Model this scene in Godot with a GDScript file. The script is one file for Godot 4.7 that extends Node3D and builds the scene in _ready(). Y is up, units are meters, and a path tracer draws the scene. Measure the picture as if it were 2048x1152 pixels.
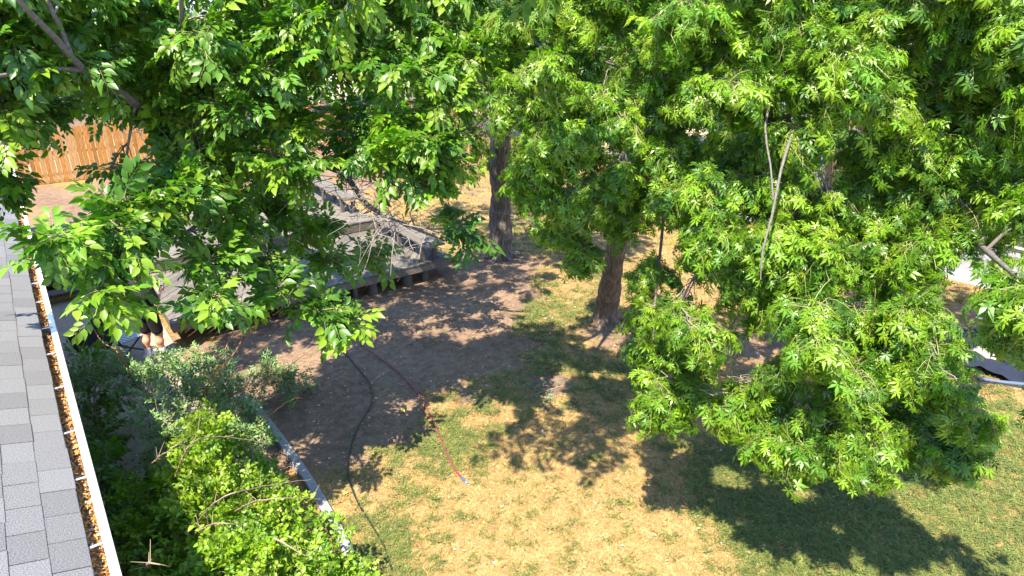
extends Node3D
# A back yard seen from a drone beside the house. x runs out from the house, -z runs along the eave, y is up.

var rng := RandomNumberGenerator.new()
var taken := {}
var eye := Vector3(0, 5.9, 0)
var view := Basis.from_euler(Vector3(deg_to_rad(-22.9), deg_to_rad(-36.2), 0))

# ------------------------------------------------------------------ mesh building
class MB:
	var v := PackedVector3Array()
	var n := PackedVector3Array()
	var uv := PackedVector2Array()
	var ix := PackedInt32Array()
	func tri(a: Vector3, b: Vector3, c: Vector3) -> void:
		var nn := (c - a).cross(b - a).normalized()
		var k := v.size()
		v.append_array([a, b, c]); n.append_array([nn, nn, nn]); uv.append_array([Vector2.ZERO, Vector2.ZERO, Vector2.ZERO])
		ix.append_array([k, k + 1, k + 2])
	func quad(a: Vector3, b: Vector3, c: Vector3, d: Vector3) -> void:
		tri(a, b, c); tri(a, c, d)
	# eight corners around a frame, edges chamfered by bev
	func box(xf: Transform3D, s: Vector3, bev := 0.0) -> void:
		var h := s * 0.5
		if bev <= 0.0:
			for ax in 3:
				for sg in [-1.0, 1.0]:
					var b1 := (ax + 1) % 3
					var b2 := (ax + 2) % 3
					var q := []
					for e in [[-1, -1], [1, -1], [1, 1], [-1, 1]]:
						var p := Vector3.ZERO
						p[ax] = sg * h[ax]; p[b1] = e[0] * h[b1]; p[b2] = e[1] * h[b2]
						q.append(xf * p)
					if sg > 0: quad(q[0], q[3], q[2], q[1])
					else: quad(q[0], q[1], q[2], q[3])
			return
		# chamfered: 6 faces, 12 bevels, 8 corners
		for ax in 3:
			var b1 := (ax + 1) % 3
			var b2 := (ax + 2) % 3
			for sg in [-1.0, 1.0]:
				var q := []
				for e in [[-1, -1], [1, -1], [1, 1], [-1, 1]]:
					var p := Vector3.ZERO
					p[ax] = sg * h[ax]; p[b1] = e[0] * (h[b1] - bev); p[b2] = e[1] * (h[b2] - bev)
					q.append(xf * p)
				if sg > 0: quad(q[0], q[3], q[2], q[1])
				else: quad(q[0], q[1], q[2], q[3])
			for s1 in [-1.0, 1.0]:
				for s2 in [-1.0, 1.0]:
					var q := []
					for e in [[-1, 0], [1, 0], [1, 1], [-1, 1]]:
						var p := Vector3.ZERO
						p[ax] = e[0] * (h[ax] - bev)
						p[b1] = s1 * (h[b1] - (bev if e[1] == 0 else 0.0))
						p[b2] = s2 * (h[b2] - (0.0 if e[1] == 0 else bev))
						q.append(xf * p)
					if s1 * s2 > 0: quad(q[0], q[1], q[2], q[3])
					else: quad(q[0], q[3], q[2], q[1])
	# a swept tube with a radius at every point
	func tube(pts: Array, radii: Array, sides: int, wob: FastNoiseLite = null, amp := 0.0, cap := true) -> void:
		var m := pts.size()
		var t0: Vector3 = (pts[1] - pts[0]).normalized()
		var ref := Vector3.UP if absf(t0.y) < 0.9 else Vector3.RIGHT
		var nx := t0.cross(ref).normalized()
		var start := v.size()
		for i in m:
			var t: Vector3 = (pts[mini(i + 1, m - 1)] - pts[maxi(i - 1, 0)]).normalized()
			nx = (nx - t * nx.dot(t)).normalized()
			var ny := t.cross(nx)
			for j in sides:
				var a := TAU * j / sides
				var dirv := nx * cos(a) + ny * sin(a)
				var r: float = radii[i]
				if wob:
					var q: Vector3 = pts[i] + dirv * r
					r *= 1.0 + amp * wob.get_noise_3d(q.x * 10.0, q.y * 1.6, q.z * 10.0) + amp * 0.6 * wob.get_noise_3d(q.x * 3.0, q.y * 1.2, q.z * 3.0)
				v.append(pts[i] + dirv * r); n.append(dirv); uv.append(Vector2(float(j) / sides, i))
		for i in m - 1:
			for j in sides:
				var a := start + i * sides + j
				var b := start + i * sides + (j + 1) % sides
				ix.append_array([a, a + sides, b, b, a + sides, b + sides])
		if cap:
			for e in [0, m - 1]:
				var k := v.size()
				v.append(pts[e]); n.append(t0 * (-1.0 if e == 0 else 1.0)); uv.append(Vector2.ZERO)
				for j in sides:
					ix.append_array([k, start + e * sides + j, start + e * sides + (j + 1) % sides])
	func smooth_grid(rows: int, cols: int, f: Callable, flip := false) -> void:
		var start := v.size()
		for i in rows:
			for j in cols:
				v.append(f.call(i, j)); n.append(Vector3.UP); uv.append(Vector2(float(j) / (cols - 1), float(i) / (rows - 1)))
		for i in rows:
			for j in cols:
				var a := v[start + i * cols + maxi(j - 1, 0)]
				var b := v[start + i * cols + mini(j + 1, cols - 1)]
				var c := v[start + maxi(i - 1, 0) * cols + j]
				var d := v[start + mini(i + 1, rows - 1) * cols + j]
				var nn := (d - c).cross(b - a).normalized()
				n[start + i * cols + j] = -nn if flip else nn
		for i in rows - 1:
			for j in cols - 1:
				var a := start + i * cols + j
				if flip: ix.append_array([a, a + cols, a + 1, a + 1, a + cols, a + cols + 1])
				else: ix.append_array([a, a + 1, a + cols, a + 1, a + cols + 1, a + cols])
	func append_mesh(o: MB, xf: Transform3D) -> void:
		var k := v.size()
		for p in o.v: v.append(xf * p)
		for p in o.n: n.append((xf.basis * p).normalized())
		uv.append_array(o.uv)
		for i in o.ix: ix.append(i + k)
	func into(am: ArrayMesh, mat: Material) -> void:
		var arr := []
		arr.resize(Mesh.ARRAY_MAX)
		arr[Mesh.ARRAY_VERTEX] = v; arr[Mesh.ARRAY_NORMAL] = n; arr[Mesh.ARRAY_TEX_UV] = uv; arr[Mesh.ARRAY_INDEX] = ix
		am.add_surface_from_arrays(Mesh.PRIMITIVE_TRIANGLES, arr)
		am.surface_set_material(am.get_surface_count() - 1, mat)
	func mesh(mat: Material) -> ArrayMesh:
		var am := ArrayMesh.new()
		into(am, mat)
		return am

func numbered(called: String) -> String:
	if not taken.has(called):
		taken[called] = 0
		return called
	taken[called] += 1
	return "%s_%03d" % [called, taken[called]]

func tag(o, label := "", category := "", group := "", kind := ""):
	if label: o.set_meta("label", label)
	if category: o.set_meta("category", category)
	if group: o.set_meta("group", group)
	if kind: o.set_meta("kind", kind)
	return o

func thing(called: String, label: String, category: String, at := Vector3.ZERO, turn := 0.0, group := ""):
	var o := Node3D.new()
	o.name = numbered(called)
	add_child(o)
	o.position = at; o.rotation.y = turn
	return tag(o, label, category, group)

func put(called: String, m: Mesh, parent = null, xf := Transform3D.IDENTITY):
	var o := MeshInstance3D.new()
	o.mesh = m
	o.transform = xf
	if parent == null:
		o.name = numbered(called)
		add_child(o)
	else:
		o.name = called
		parent.add_child(o, true)
	return o

func node(called: String, parent, xf := Transform3D.IDENTITY):
	var o := Node3D.new()
	o.name = called; o.transform = xf
	parent.add_child(o, true)
	return o

# ------------------------------------------------------------------ materials (colours are linear base colours)
func lin(r: float, g: float, b: float) -> Color:
	return Color(r, g, b).linear_to_srgb()

func mat(r: float, g: float, b: float, rough := 0.85, metal := 0.0) -> StandardMaterial3D:
	var m := StandardMaterial3D.new()
	m.albedo_color = lin(r, g, b); m.roughness = rough; m.metallic = metal
	m.cull_mode = BaseMaterial3D.CULL_DISABLED
	return m

func grain(cols: Array, scale: Vector3, rough: float, seed_: int, freq := 0.02, bump := 0.0, world := false) -> StandardMaterial3D:
	var m := StandardMaterial3D.new()
	var fn := FastNoiseLite.new()
	fn.seed = seed_; fn.frequency = freq; fn.fractal_octaves = 5
	fn.noise_type = FastNoiseLite.TYPE_SIMPLEX_SMOOTH
	var tx := NoiseTexture2D.new()
	tx.width = 256; tx.height = 256; tx.seamless = true; tx.noise = fn
	var g := Gradient.new()
	var offs := PackedFloat32Array()
	var cc := PackedColorArray()
	for i in cols.size():
		offs.append(0.15 + 0.7 * float(i) / (cols.size() - 1)); cc.append(lin(cols[i][0], cols[i][1], cols[i][2]))
	g.offsets = offs; g.colors = cc
	tx.color_ramp = g
	m.albedo_texture = tx
	if bump > 0.0:
		var nt := NoiseTexture2D.new()
		nt.width = 256; nt.height = 256; nt.seamless = true; nt.noise = fn; nt.as_normal_map = true; nt.bump_strength = bump
		m.normal_enabled = true; m.normal_texture = nt
	m.uv1_triplanar = true
	m.uv1_world_triplanar = world
	m.uv1_scale = scale
	m.roughness = rough
	m.cull_mode = BaseMaterial3D.CULL_DISABLED
	return m

func leaf_mat(back: Color, rough := 0.42, col = null) -> StandardMaterial3D:
	var m := StandardMaterial3D.new()
	m.roughness = rough
	m.metallic_specular = 0.5
	m.backlight_enabled = true
	m.backlight = back
	m.cull_mode = BaseMaterial3D.CULL_DISABLED
	if col == null: m.vertex_color_use_as_albedo = true
	else: m.albedo_color = lin(col.r, col.g, col.b)
	return m

# ------------------------------------------------------------------ leaves and sprigs
func ovate_leaf(wide := 0.5, rows := 4) -> MB:      # unit leaf: base at origin, runs along +z, faces +y
	var mb := MB.new()
	var ts := [0.0, 0.45, 1.0] if rows == 3 else ([0.0, 0.3, 0.68, 1.0] if rows == 4 else [0.0, 0.2, 0.48, 0.78, 1.0])
	var ws := [0.2, 1.0, 0.04] if rows == 3 else ([0.16, 0.98, 0.7, 0.03] if rows == 4 else [0.14, 0.84, 0.98, 0.5, 0.03])
	mb.smooth_grid(rows, 3, func(i, j):
		var t: float = ts[i]
		var w: float = ws[i] * wide * 0.5
		var s := float(j - 1)
		return Vector3(s * w, absf(s) * w * 0.38 - 0.22 * t * t, t))
	return mb

func lobed_leaf() -> MB:                 # deeply cut five-lobed leaf
	var mb := MB.new()
	var lob := [[-98.0, 0.4], [-50.0, 0.78], [0.0, 1.0], [50.0, 0.78], [98.0, 0.4]]
	var drop := func(p: Vector3) -> Vector3: return p + Vector3.DOWN * (0.26 * p.length_squared() - 0.08 * absf(p.x))
	var c := Vector3(0, 0, 0.12)
	mb.v.append(c); mb.n.append(Vector3.UP); mb.uv.append(Vector2.ZERO)
	for i in 5:
		var a: float = deg_to_rad(lob[i][0])
		var l: float = lob[i][1]
		var side := Vector3(cos(a), 0, -sin(a)) * 0.13 * sqrt(l)
		var fw := Vector3(sin(a), 0, cos(a))
		var k := mb.v.size()
		for p in [fw * l * 0.5 + side, fw * l, fw * l * 0.5 - side]:
			var q: Vector3 = drop.call(p)
			if p != fw * l: q += Vector3.UP * 0.03
			mb.v.append(q); mb.n.append((Vector3.UP + p * 0.5).normalized()); mb.uv.append(Vector2.ZERO)
		mb.ix.append_array([0, k, k + 2, k, k + 1, k + 2])
	return mb

func twig(mb: MB, a: Vector3, b: Vector3, r: float) -> void:
	var t := (b - a).normalized()
	var nx := t.cross(Vector3(0.3, 0.9, 0.2)).normalized()
	var ny := t.cross(nx)
	var p := []
	for j in 3:
		var an := TAU * j / 3.0
		p.append((nx * cos(an) + ny * sin(an)))
	for j in 3:
		var k := (j + 1) % 3
		mb.quad(a + p[j] * r, a + p[k] * r, b + p[k] * r * 0.6, b + p[j] * r * 0.6)

func aim(dirv: Vector3, up: Vector3) -> Basis:
	var z := dirv.normalized()
	var x := up.cross(z)
	if x.length() < 0.01: x = Vector3.RIGHT.cross(z)
	x = x.normalized()
	return Basis(x, z.cross(x).normalized(), z)

# one kind of foliage: sprig meshes plus where each of their leaves sits
func species(kind: String, size: float, count: int, variants: int, per: int, lm: Material, tm: Material) -> Dictionary:
	var leaf: MB
	if kind == "maple": leaf = lobed_leaf()
	elif kind == "coarse": leaf = ovate_leaf(0.7, 3)
	elif kind == "broad": leaf = ovate_leaf(0.58, 5)
	elif kind == "oval": leaf = ovate_leaf(0.7, 4)
	else: leaf = ovate_leaf(0.36, 3)
	var out := {"sprigs": [], "places": [], "twigs": [], "leaf": leaf, "lm": lm, "tm": tm}
	for q in variants:
		var places := []
		var lf := MB.new()
		var tw := MB.new()
		var len_ := size * (2.3 if kind == "broad" else (1.7 if kind == "maple" else 3.2))
		var bend := rng.randf_range(0.1, 0.35)
		var at := func(t: float) -> Vector3: return Vector3(sin(t * 2.0) * bend * len_ * 0.25, -bend * len_ * t * t * 0.7, len_ * t)
		var pr: Vector3 = at.call(0.0)
		for i in range(1, 3):
			var p: Vector3 = at.call(i / 2.0)
			twig(tw, pr, p, size * 0.028 * (1.25 - i * 0.4))
			pr = p
		for i in count:
			var t := pow((i + 0.5) / count, 0.8)
			var p: Vector3 = at.call(t)
			var sg := 1.0 if i % 2 == 0 else -1.0
			var d: Vector3
			var up: Vector3
			var s := size * rng.randf_range(0.6, 1.12)
			var stem := 0.25
			if kind == "maple":
				var a := rng.randf() * TAU if t > 0.6 else (sg * PI / 2 + rng.randf_range(-0.6, 0.6))
				var outw := Vector3(sin(a), 0.0, cos(a) * 0.8 + 0.35)
				d = outw * rng.randf_range(0.55, 1.0) + Vector3.DOWN * rng.randf_range(0.15, 1.15)
				up = Vector3.UP + outw * 0.5 + Vector3(rng.randfn(0, 0.3), 0, rng.randfn(0, 0.3))
				stem = 0.5
			elif kind == "broad":
				var fw := lerpf(0.35, 1.6, t)
				d = Vector3(sg, rng.randf_range(-0.65, 0.1), fw)
				up = Vector3(rng.randfn(0, 0.35), 1.0, rng.randfn(0, 0.35))
			else:
				var a := rng.randf() * TAU
				d = Vector3(sin(a), rng.randf_range(-0.3, 0.5), cos(a) * 0.7 + 0.55)
				up = Vector3(rng.randfn(0, 0.45), 1.0, rng.randfn(0, 0.45))
				stem = 0.12
			d = d.normalized()
			var b := p + d * size * stem
			var pw := d.cross(Vector3(0.2, 1.0, 0.3)).normalized() * size * 0.014
			lf.quad(p - pw, p + pw, b + pw * 0.7, b - pw * 0.7)
			var bs := aim(d if kind != "maple" else (d + Vector3.DOWN * 0.25).normalized(), up)
			var xf := Transform3D(bs.scaled_local(Vector3(s, s, s)), b)
			places.append(xf)
			lf.append_mesh(leaf, xf)
		out.sprigs.append(lf); out.places.append(places); out.twigs.append(tw)
	# boughs: sprigs set along a short arching branch; leaves differ a little in colour, a few have yellowed
	var bl: float = size * {"maple": 4.0, "broad": 3.4, "coarse": 3.4, "oval": 4.6, "narrow": 4.4}[kind]
	out["reach"] = bl
	out["boughs"] = []; out["leaf_spots"] = []; out["bough_wood"] = []
	for q in variants + 3:
		var lf := MB.new()
		var cc := PackedColorArray()
		var wd := MB.new()
		var spots := []
		var sag := 0.16 if kind == "maple" else 0.08
		var sub := curve(Vector3.ZERO, Vector3(0, 0, bl), sag, 4, 0.06)
		wd.tube(sub, [size * 0.06, size * 0.05, size * 0.042, size * 0.034, size * 0.024], 3, null, 0.0, false)
		for s in per:
			var t := lerpf(0.18, 1.0, (s + rng.randf()) / per)
			var f := t * 4.0
			var i0 := mini(int(f), 3)
			var p: Vector3 = sub[i0].lerp(sub[i0 + 1], f - i0)
			var along: Vector3 = (sub[i0 + 1] - sub[i0]).normalized()
			var off := Vector3(rng.randfn(), rng.randfn() * (0.8 if kind != "broad" else 0.4), rng.randfn() * 0.6).normalized()
			var d := (along * lerpf(0.4, 1.0, t) + off * 0.9 + Vector3.DOWN * (0.4 if kind == "maple" else 0.1)).normalized()
			var sx := Transform3D(aim(d, Vector3(rng.randfn(0, 0.25), 1.0, rng.randfn(0, 0.25))).scaled_local(Vector3.ONE * rng.randf_range(0.7, 1.2)), p)
			var w := rng.randi() % variants
			var k0 := lf.v.size()
			lf.append_mesh(out.sprigs[w], sx)
			wd.append_mesh(out.twigs[w], sx)
			for e in out.places[w]: spots.append(sx * e)
			var tint := rng.randf_range(0.75, 1.25)
			while cc.size() < lf.v.size():
				var leafy := rng.randf_range(0.75, 1.25) * tint
				var c := Color(leafy, leafy, leafy)
				var luck := rng.randf()
				if luck < 0.15: c = Color(leafy * 1.35, leafy * 1.12, leafy)
				elif luck < 0.3: c = Color(leafy * 0.75, leafy * 0.85, leafy * 1.2)
				for e in mini(leaf.v.size() + 6, lf.v.size() - cc.size()): cc.append(c)
		var arr := []
		arr.resize(Mesh.ARRAY_MAX)
		arr[Mesh.ARRAY_VERTEX] = lf.v; arr[Mesh.ARRAY_NORMAL] = lf.n; arr[Mesh.ARRAY_COLOR] = cc; arr[Mesh.ARRAY_INDEX] = lf.ix
		var am := ArrayMesh.new()
		am.add_surface_from_arrays(Mesh.PRIMITIVE_TRIANGLES, arr)
		am.surface_set_material(0, lm)
		wd.into(am, tm)
		out.boughs.append(am); out.leaf_spots.append(spots); out.bough_wood.append(wd)
	return out

# sprigs of one plant gathered here, then written as MultiMesh parts and, for the ones that show largest, single leaves
func plant_foliage(root, sp: Dictionary, xfs: Array, cols: Array, singles: int, leaf_tones: Array) -> void:
	var inv: Transform3D = root.transform.affine_inverse()
	var order := []
	if singles > 0:
		for i in xfs.size():
			var d: Vector3 = xfs[i].origin - eye
			var l: Vector3 = view.inverse() * d
			if l.z < 0 and absf(l.x / l.z) < 0.74 and absf(l.y / l.z) < 0.41: order.append([d.length(), i])
		order.sort_custom(func(a, b): return a[0] < b[0])
	var nb: int = sp.boughs.size()
	var alone := {}
	var made := 0
	var lm := sp.leaf.mesh(sp.lm) as ArrayMesh
	var tm := MB.new()
	var ms := []
	for c in leaf_tones: ms.append(leaf_mat(sp.lm.backlight, sp.lm.roughness, c))
	for o in order:
		var i: int = o[1]
		var q := i % nb
		if made + sp.leaf_spots[q].size() > singles: break
		alone[i] = true
		tm.append_mesh(sp.bough_wood[q], inv * xfs[i])
		for pxf in sp.leaf_spots[q]:
			var lf = put("leaf", lm, root, inv * xfs[i] * pxf)
			lf.material_override = ms[(made * 7 + i) % ms.size()]
			made += 1
	if made: put("leaf_stalks", tm.mesh(sp.tm), root).set_meta("kind", "stuff")
	for q in nb:
		var ids := []
		for i in xfs.size():
			if i % nb == q and not alone.has(i): ids.append(i)
		if ids.is_empty(): continue
		var mm := MultiMesh.new()
		mm.transform_format = MultiMesh.TRANSFORM_3D
		mm.use_colors = true
		mm.mesh = sp.boughs[q]
		mm.instance_count = ids.size()
		for k in ids.size():
			mm.set_instance_transform(k, inv * xfs[ids[k]])
			mm.set_instance_color(k, cols[ids[k]])
		var mi := MultiMeshInstance3D.new()
		mi.name = "foliage"
		mi.multimesh = mm
		mi.set_meta("kind", "stuff")
		root.add_child(mi, true)

func curve(a: Vector3, b: Vector3, sag: float, steps: int, wob := 0.0) -> Array:
	var out := []
	var l := (b - a).length()
	var o1 := Vector3(rng.randfn(), rng.randfn() * 0.5, rng.randfn()) * wob * l
	for i in steps + 1:
		var t := float(i) / steps
		out.append(a.lerp(b, t) + Vector3.UP * sag * l * sin(PI * t) + o1 * sin(PI * t) + o1 * 0.6 * sin(TAU * t))
	return out

# clumps: [x, y, z, radius]; bone: skeleton points [[pos, radius], ...] the clumps hang from
func grow(root, sp: Dictionary, bone: Array, clumps: Array, o: Dictionary) -> void:
	var inv: Transform3D = root.transform.affine_inverse()
	var wood := MB.new()
	var xfs := []
	var cols := []
	var nodes := bone.duplicate()
	var start: Vector3 = bone[0][0]
	var order := clumps.duplicate()
	order.sort_custom(func(a, b): return Vector3(a[0], a[1], a[2]).distance_to(start) < Vector3(b[0], b[1], b[2]).distance_to(start))
	var tones: Array = o.tones
	for c in order:
		var cp := Vector3(c[0], c[1], c[2])
		var r: float = c[3]
		var best = null
		var bd := 1e9
		for nd in nodes:
			var dist: float = nd[0].distance_to(cp)
			if nd[0].y > cp.y + 1.2: dist += 0.4 * (nd[0].y - cp.y)
			dist -= minf(nd[1] * 6.0, 0.5)
			if dist < bd: bd = dist; best = nd
		var from: Vector3 = best[0]
		var steps := clampi(int(from.distance_to(cp) / 0.35), 3, 14)
		var pts := curve(from, cp, o.get("arch", 0.1), steps, 0.05)
		var r0: float = minf(best[1] * 0.7, 0.012 + 0.012 * from.distance_to(cp) * o.get("thick", 1.0))
		var rad := []
		for i in pts.size(): rad.append(lerpf(r0, 0.009 * o.get("thick", 1.0), float(i) / (pts.size() - 1)))
		wood.tube(pts, rad, 5, null, 0.0, false)
		for i in range(1, pts.size()): nodes.append([pts[i], rad[i]])
		var flat: float = o.get("flat", 0.6)
		var nsub := int(o.subs * (0.6 + r) * (c[5] if c.size() > 5 else 1.0))
		var outw := (cp - from).normalized()
		for k in nsub:
			var dv := Vector3(rng.randfn(), rng.randfn() * flat, rng.randfn()).normalized()
			dv = (dv + outw * 0.25 + Vector3.UP * o.get("rise", 0.1)).normalized()
			var rr := r * rng.randf_range(0.55, 1.15)
			var tip: Vector3 = cp + dv * rr + Vector3.DOWN * rr * o.get("hang", 0.2)
			var root_pt: Vector3 = pts[maxi(0, pts.size() - 1 - rng.randi_range(0, 2))].lerp(cp, 0.4)
			var sc: float = rng.randf_range(0.75, 1.15) * o.get("scale", 1.0) * (c[4] if c.size() > 4 else 1.0)
			var d: Vector3 = (dv + Vector3(rng.randfn(0, 0.25), 0, rng.randfn(0, 0.25)) + Vector3.DOWN * o.get("droop", 0.15)).normalized()
			var org: Vector3 = tip - d * sp.reach * sc * 0.6
			wood.tube(curve(root_pt, org, 0.1, 3, 0.08), [0.007, 0.006, 0.005, 0.004], 3, null, 0.0, false)
			xfs.append(Transform3D(aim(d, Vector3(rng.randfn(0, 0.25), 1.0, rng.randfn(0, 0.25))).scaled_local(Vector3.ONE * sc), org))
			var tc: Color = tones[rng.randi() % tones.size()]
			var j := rng.randf_range(0.82, 1.2)
			cols.append(Color(tc.r * j, tc.g * j, tc.b * j))
	var m := MB.new()
	m.append_mesh(wood, inv)
	tag(put("branches", m.mesh(o.get("wood", sp.tm)), root), "", "", "", "stuff")
	plant_foliage(root, sp, xfs, cols, o.get("singles", 0), tones)

var bark_noise := FastNoiseLite.new()
func stem_path(pts: Array, radii: Array, step := 0.1) -> Array:   # resampled Catmull path
	var out := []
	for i in pts.size() - 1:
		var p0: Vector3 = pts[maxi(i - 1, 0)]
		var p3: Vector3 = pts[mini(i + 2, pts.size() - 1)]
		var k := maxi(2, int(pts[i].distance_to(pts[i + 1]) / step))
		for j in k:
			var t := float(j) / k
			out.append([pts[i].cubic_interpolate(pts[i + 1], p0, p3, t), lerpf(radii[i], radii[i + 1], t)])
	out.append([pts[-1], radii[-1]])
	return out

func limb(root, called: String, path: Array, m: Material, sides := 14, amp := 0.12) -> void:
	var mb := MB.new()
	var ps := []
	var rs := []
	for e in path:
		ps.append(root.transform.affine_inverse() * e[0]); rs.append(e[1])
	mb.tube(ps, rs, sides, bark_noise, amp)
	put(called, mb.mesh(m), root)

func root_flare(root, base: Vector3, r: float, m: Material, n: int) -> void:
	for i in n:
		var a := TAU * i / n + rng.randf_range(-0.35, 0.35)
		var d := Vector3(cos(a), 0, sin(a))
		var l := r * rng.randf_range(1.9, 2.9)
		var p := [base + d * r * 0.35 + Vector3.UP * r * 1.3, base + d * r * 0.95 + Vector3.UP * r * 0.42, base + d * l * 0.75 + Vector3.UP * 0.03, base + d * l + Vector3.DOWN * 0.06]
		limb(root, "root", stem_path(p, [r * 0.34, r * 0.32, r * 0.2, r * 0.08], 0.06), m, 9, 0.2)

# ------------------------------------------------------------------ soft bodies: capsules joined by a smooth minimum, meshed as surface nets
func skin(bones: Array, cell: float, k: float, out: MB) -> void:
	var lo := Vector3(1e9, 1e9, 1e9)
	var hi := -lo
	for b in bones:
		var r: float = maxf(b[1], b[3]) + cell * 2.0 + k
		for p in [b[0], b[2]]:
			lo = lo.min(p - Vector3.ONE * r); hi = hi.max(p + Vector3.ONE * r)
	var nx := int((hi.x - lo.x) / cell) + 2
	var ny := int((hi.y - lo.y) / cell) + 2
	var nz := int((hi.z - lo.z) / cell) + 2
	var f := PackedFloat32Array()
	f.resize(nx * ny * nz)
	f.fill(1.0)
	for b in bones:
		var a: Vector3 = b[0]
		var ra: float = b[1]
		var ab: Vector3 = b[2] - b[0]
		var dr: float = b[3] - b[1]
		var l2 := maxf(ab.length_squared(), 1e-9)
		var r := maxf(b[1], b[3]) + k + cell * 2.0
		var l := ((a.min(b[2]) - Vector3.ONE * r - lo) / cell).floor()
		var h := ((a.max(b[2]) + Vector3.ONE * r - lo) / cell).ceil()
		for x in range(maxi(0, int(l.x)), mini(nx, int(h.x) + 1)):
			for y in range(maxi(0, int(l.y)), mini(ny, int(h.y) + 1)):
				for z in range(maxi(0, int(l.z)), mini(nz, int(h.z) + 1)):
					var p := lo + Vector3(x, y, z) * cell - a
					var t := clampf(p.dot(ab) / l2, 0.0, 1.0)
					var d := (p - ab * t).length() - ra - dr * t
					var id := (x * ny + y) * nz + z
					var e := f[id]
					var q := clampf(0.5 + 0.5 * (e - d) / k, 0.0, 1.0)
					f[id] = lerpf(e, d, q) - k * q * (1.0 - q)
	var vid := {}
	for x in nx - 1:
		for y in ny - 1:
			for z in nz - 1:
				var mask := 0
				var s := Vector3.ZERO
				var cnt := 0
				var base := (x * ny + y) * nz + z
				var w := [f[base], f[base + 1], f[base + nz], f[base + nz + 1], f[base + ny * nz], f[base + ny * nz + 1], f[base + ny * nz + nz], f[base + ny * nz + nz + 1]]
				for c in 8:
					if w[c] < 0.0: mask |= 1 << c
				if mask == 0 or mask == 255: continue
				for e in [[0, 1], [2, 3], [4, 5], [6, 7], [0, 2], [1, 3], [4, 6], [5, 7], [0, 4], [1, 5], [2, 6], [3, 7]]:
					var a: float = w[e[0]]
					var b: float = w[e[1]]
					if (a < 0.0) != (b < 0.0):
						var t := a / (a - b)
						var pa := Vector3(e[0] >> 2, (e[0] >> 1) & 1, e[0] & 1)
						var pb := Vector3(e[1] >> 2, (e[1] >> 1) & 1, e[1] & 1)
						s += pa.lerp(pb, t); cnt += 1
				vid[base] = out.v.size()
				out.v.append(lo + (Vector3(x, y, z) + s / cnt) * cell)
				var gx := (w[4] + w[5] + w[6] + w[7]) - (w[0] + w[1] + w[2] + w[3]) as float
				var gy := (w[2] + w[3] + w[6] + w[7]) - (w[0] + w[1] + w[4] + w[5]) as float
				var gz := (w[1] + w[3] + w[5] + w[7]) - (w[0] + w[2] + w[4] + w[6]) as float
				out.n.append(Vector3(gx, gy, gz).normalized()); out.uv.append(Vector2.ZERO)
	var st := [ny * nz, nz, 1]
	for x in range(1, nx - 1):
		for y in range(1, ny - 1):
			for z in range(1, nz - 1):
				var base := (x * ny + y) * nz + z
				for ax in 3:
					var ins := f[base] < 0.0
					if ins == (f[base + st[ax]] < 0.0): continue
					var d1: int = st[(ax + 1) % 3]
					var d2: int = st[(ax + 2) % 3]
					var q := [base, base - d1, base - d1 - d2, base - d2]
					var ok := true
					for e in q: ok = ok and vid.has(e)
					if not ok: continue
					var a: int = vid[q[0]]
					var b: int = vid[q[1]]
					var c: int = vid[q[2]]
					var d: int = vid[q[3]]
					if ins: out.ix.append_array([a, c, b, a, d, c])
					else: out.ix.append_array([a, b, c, a, c, d])

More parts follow.
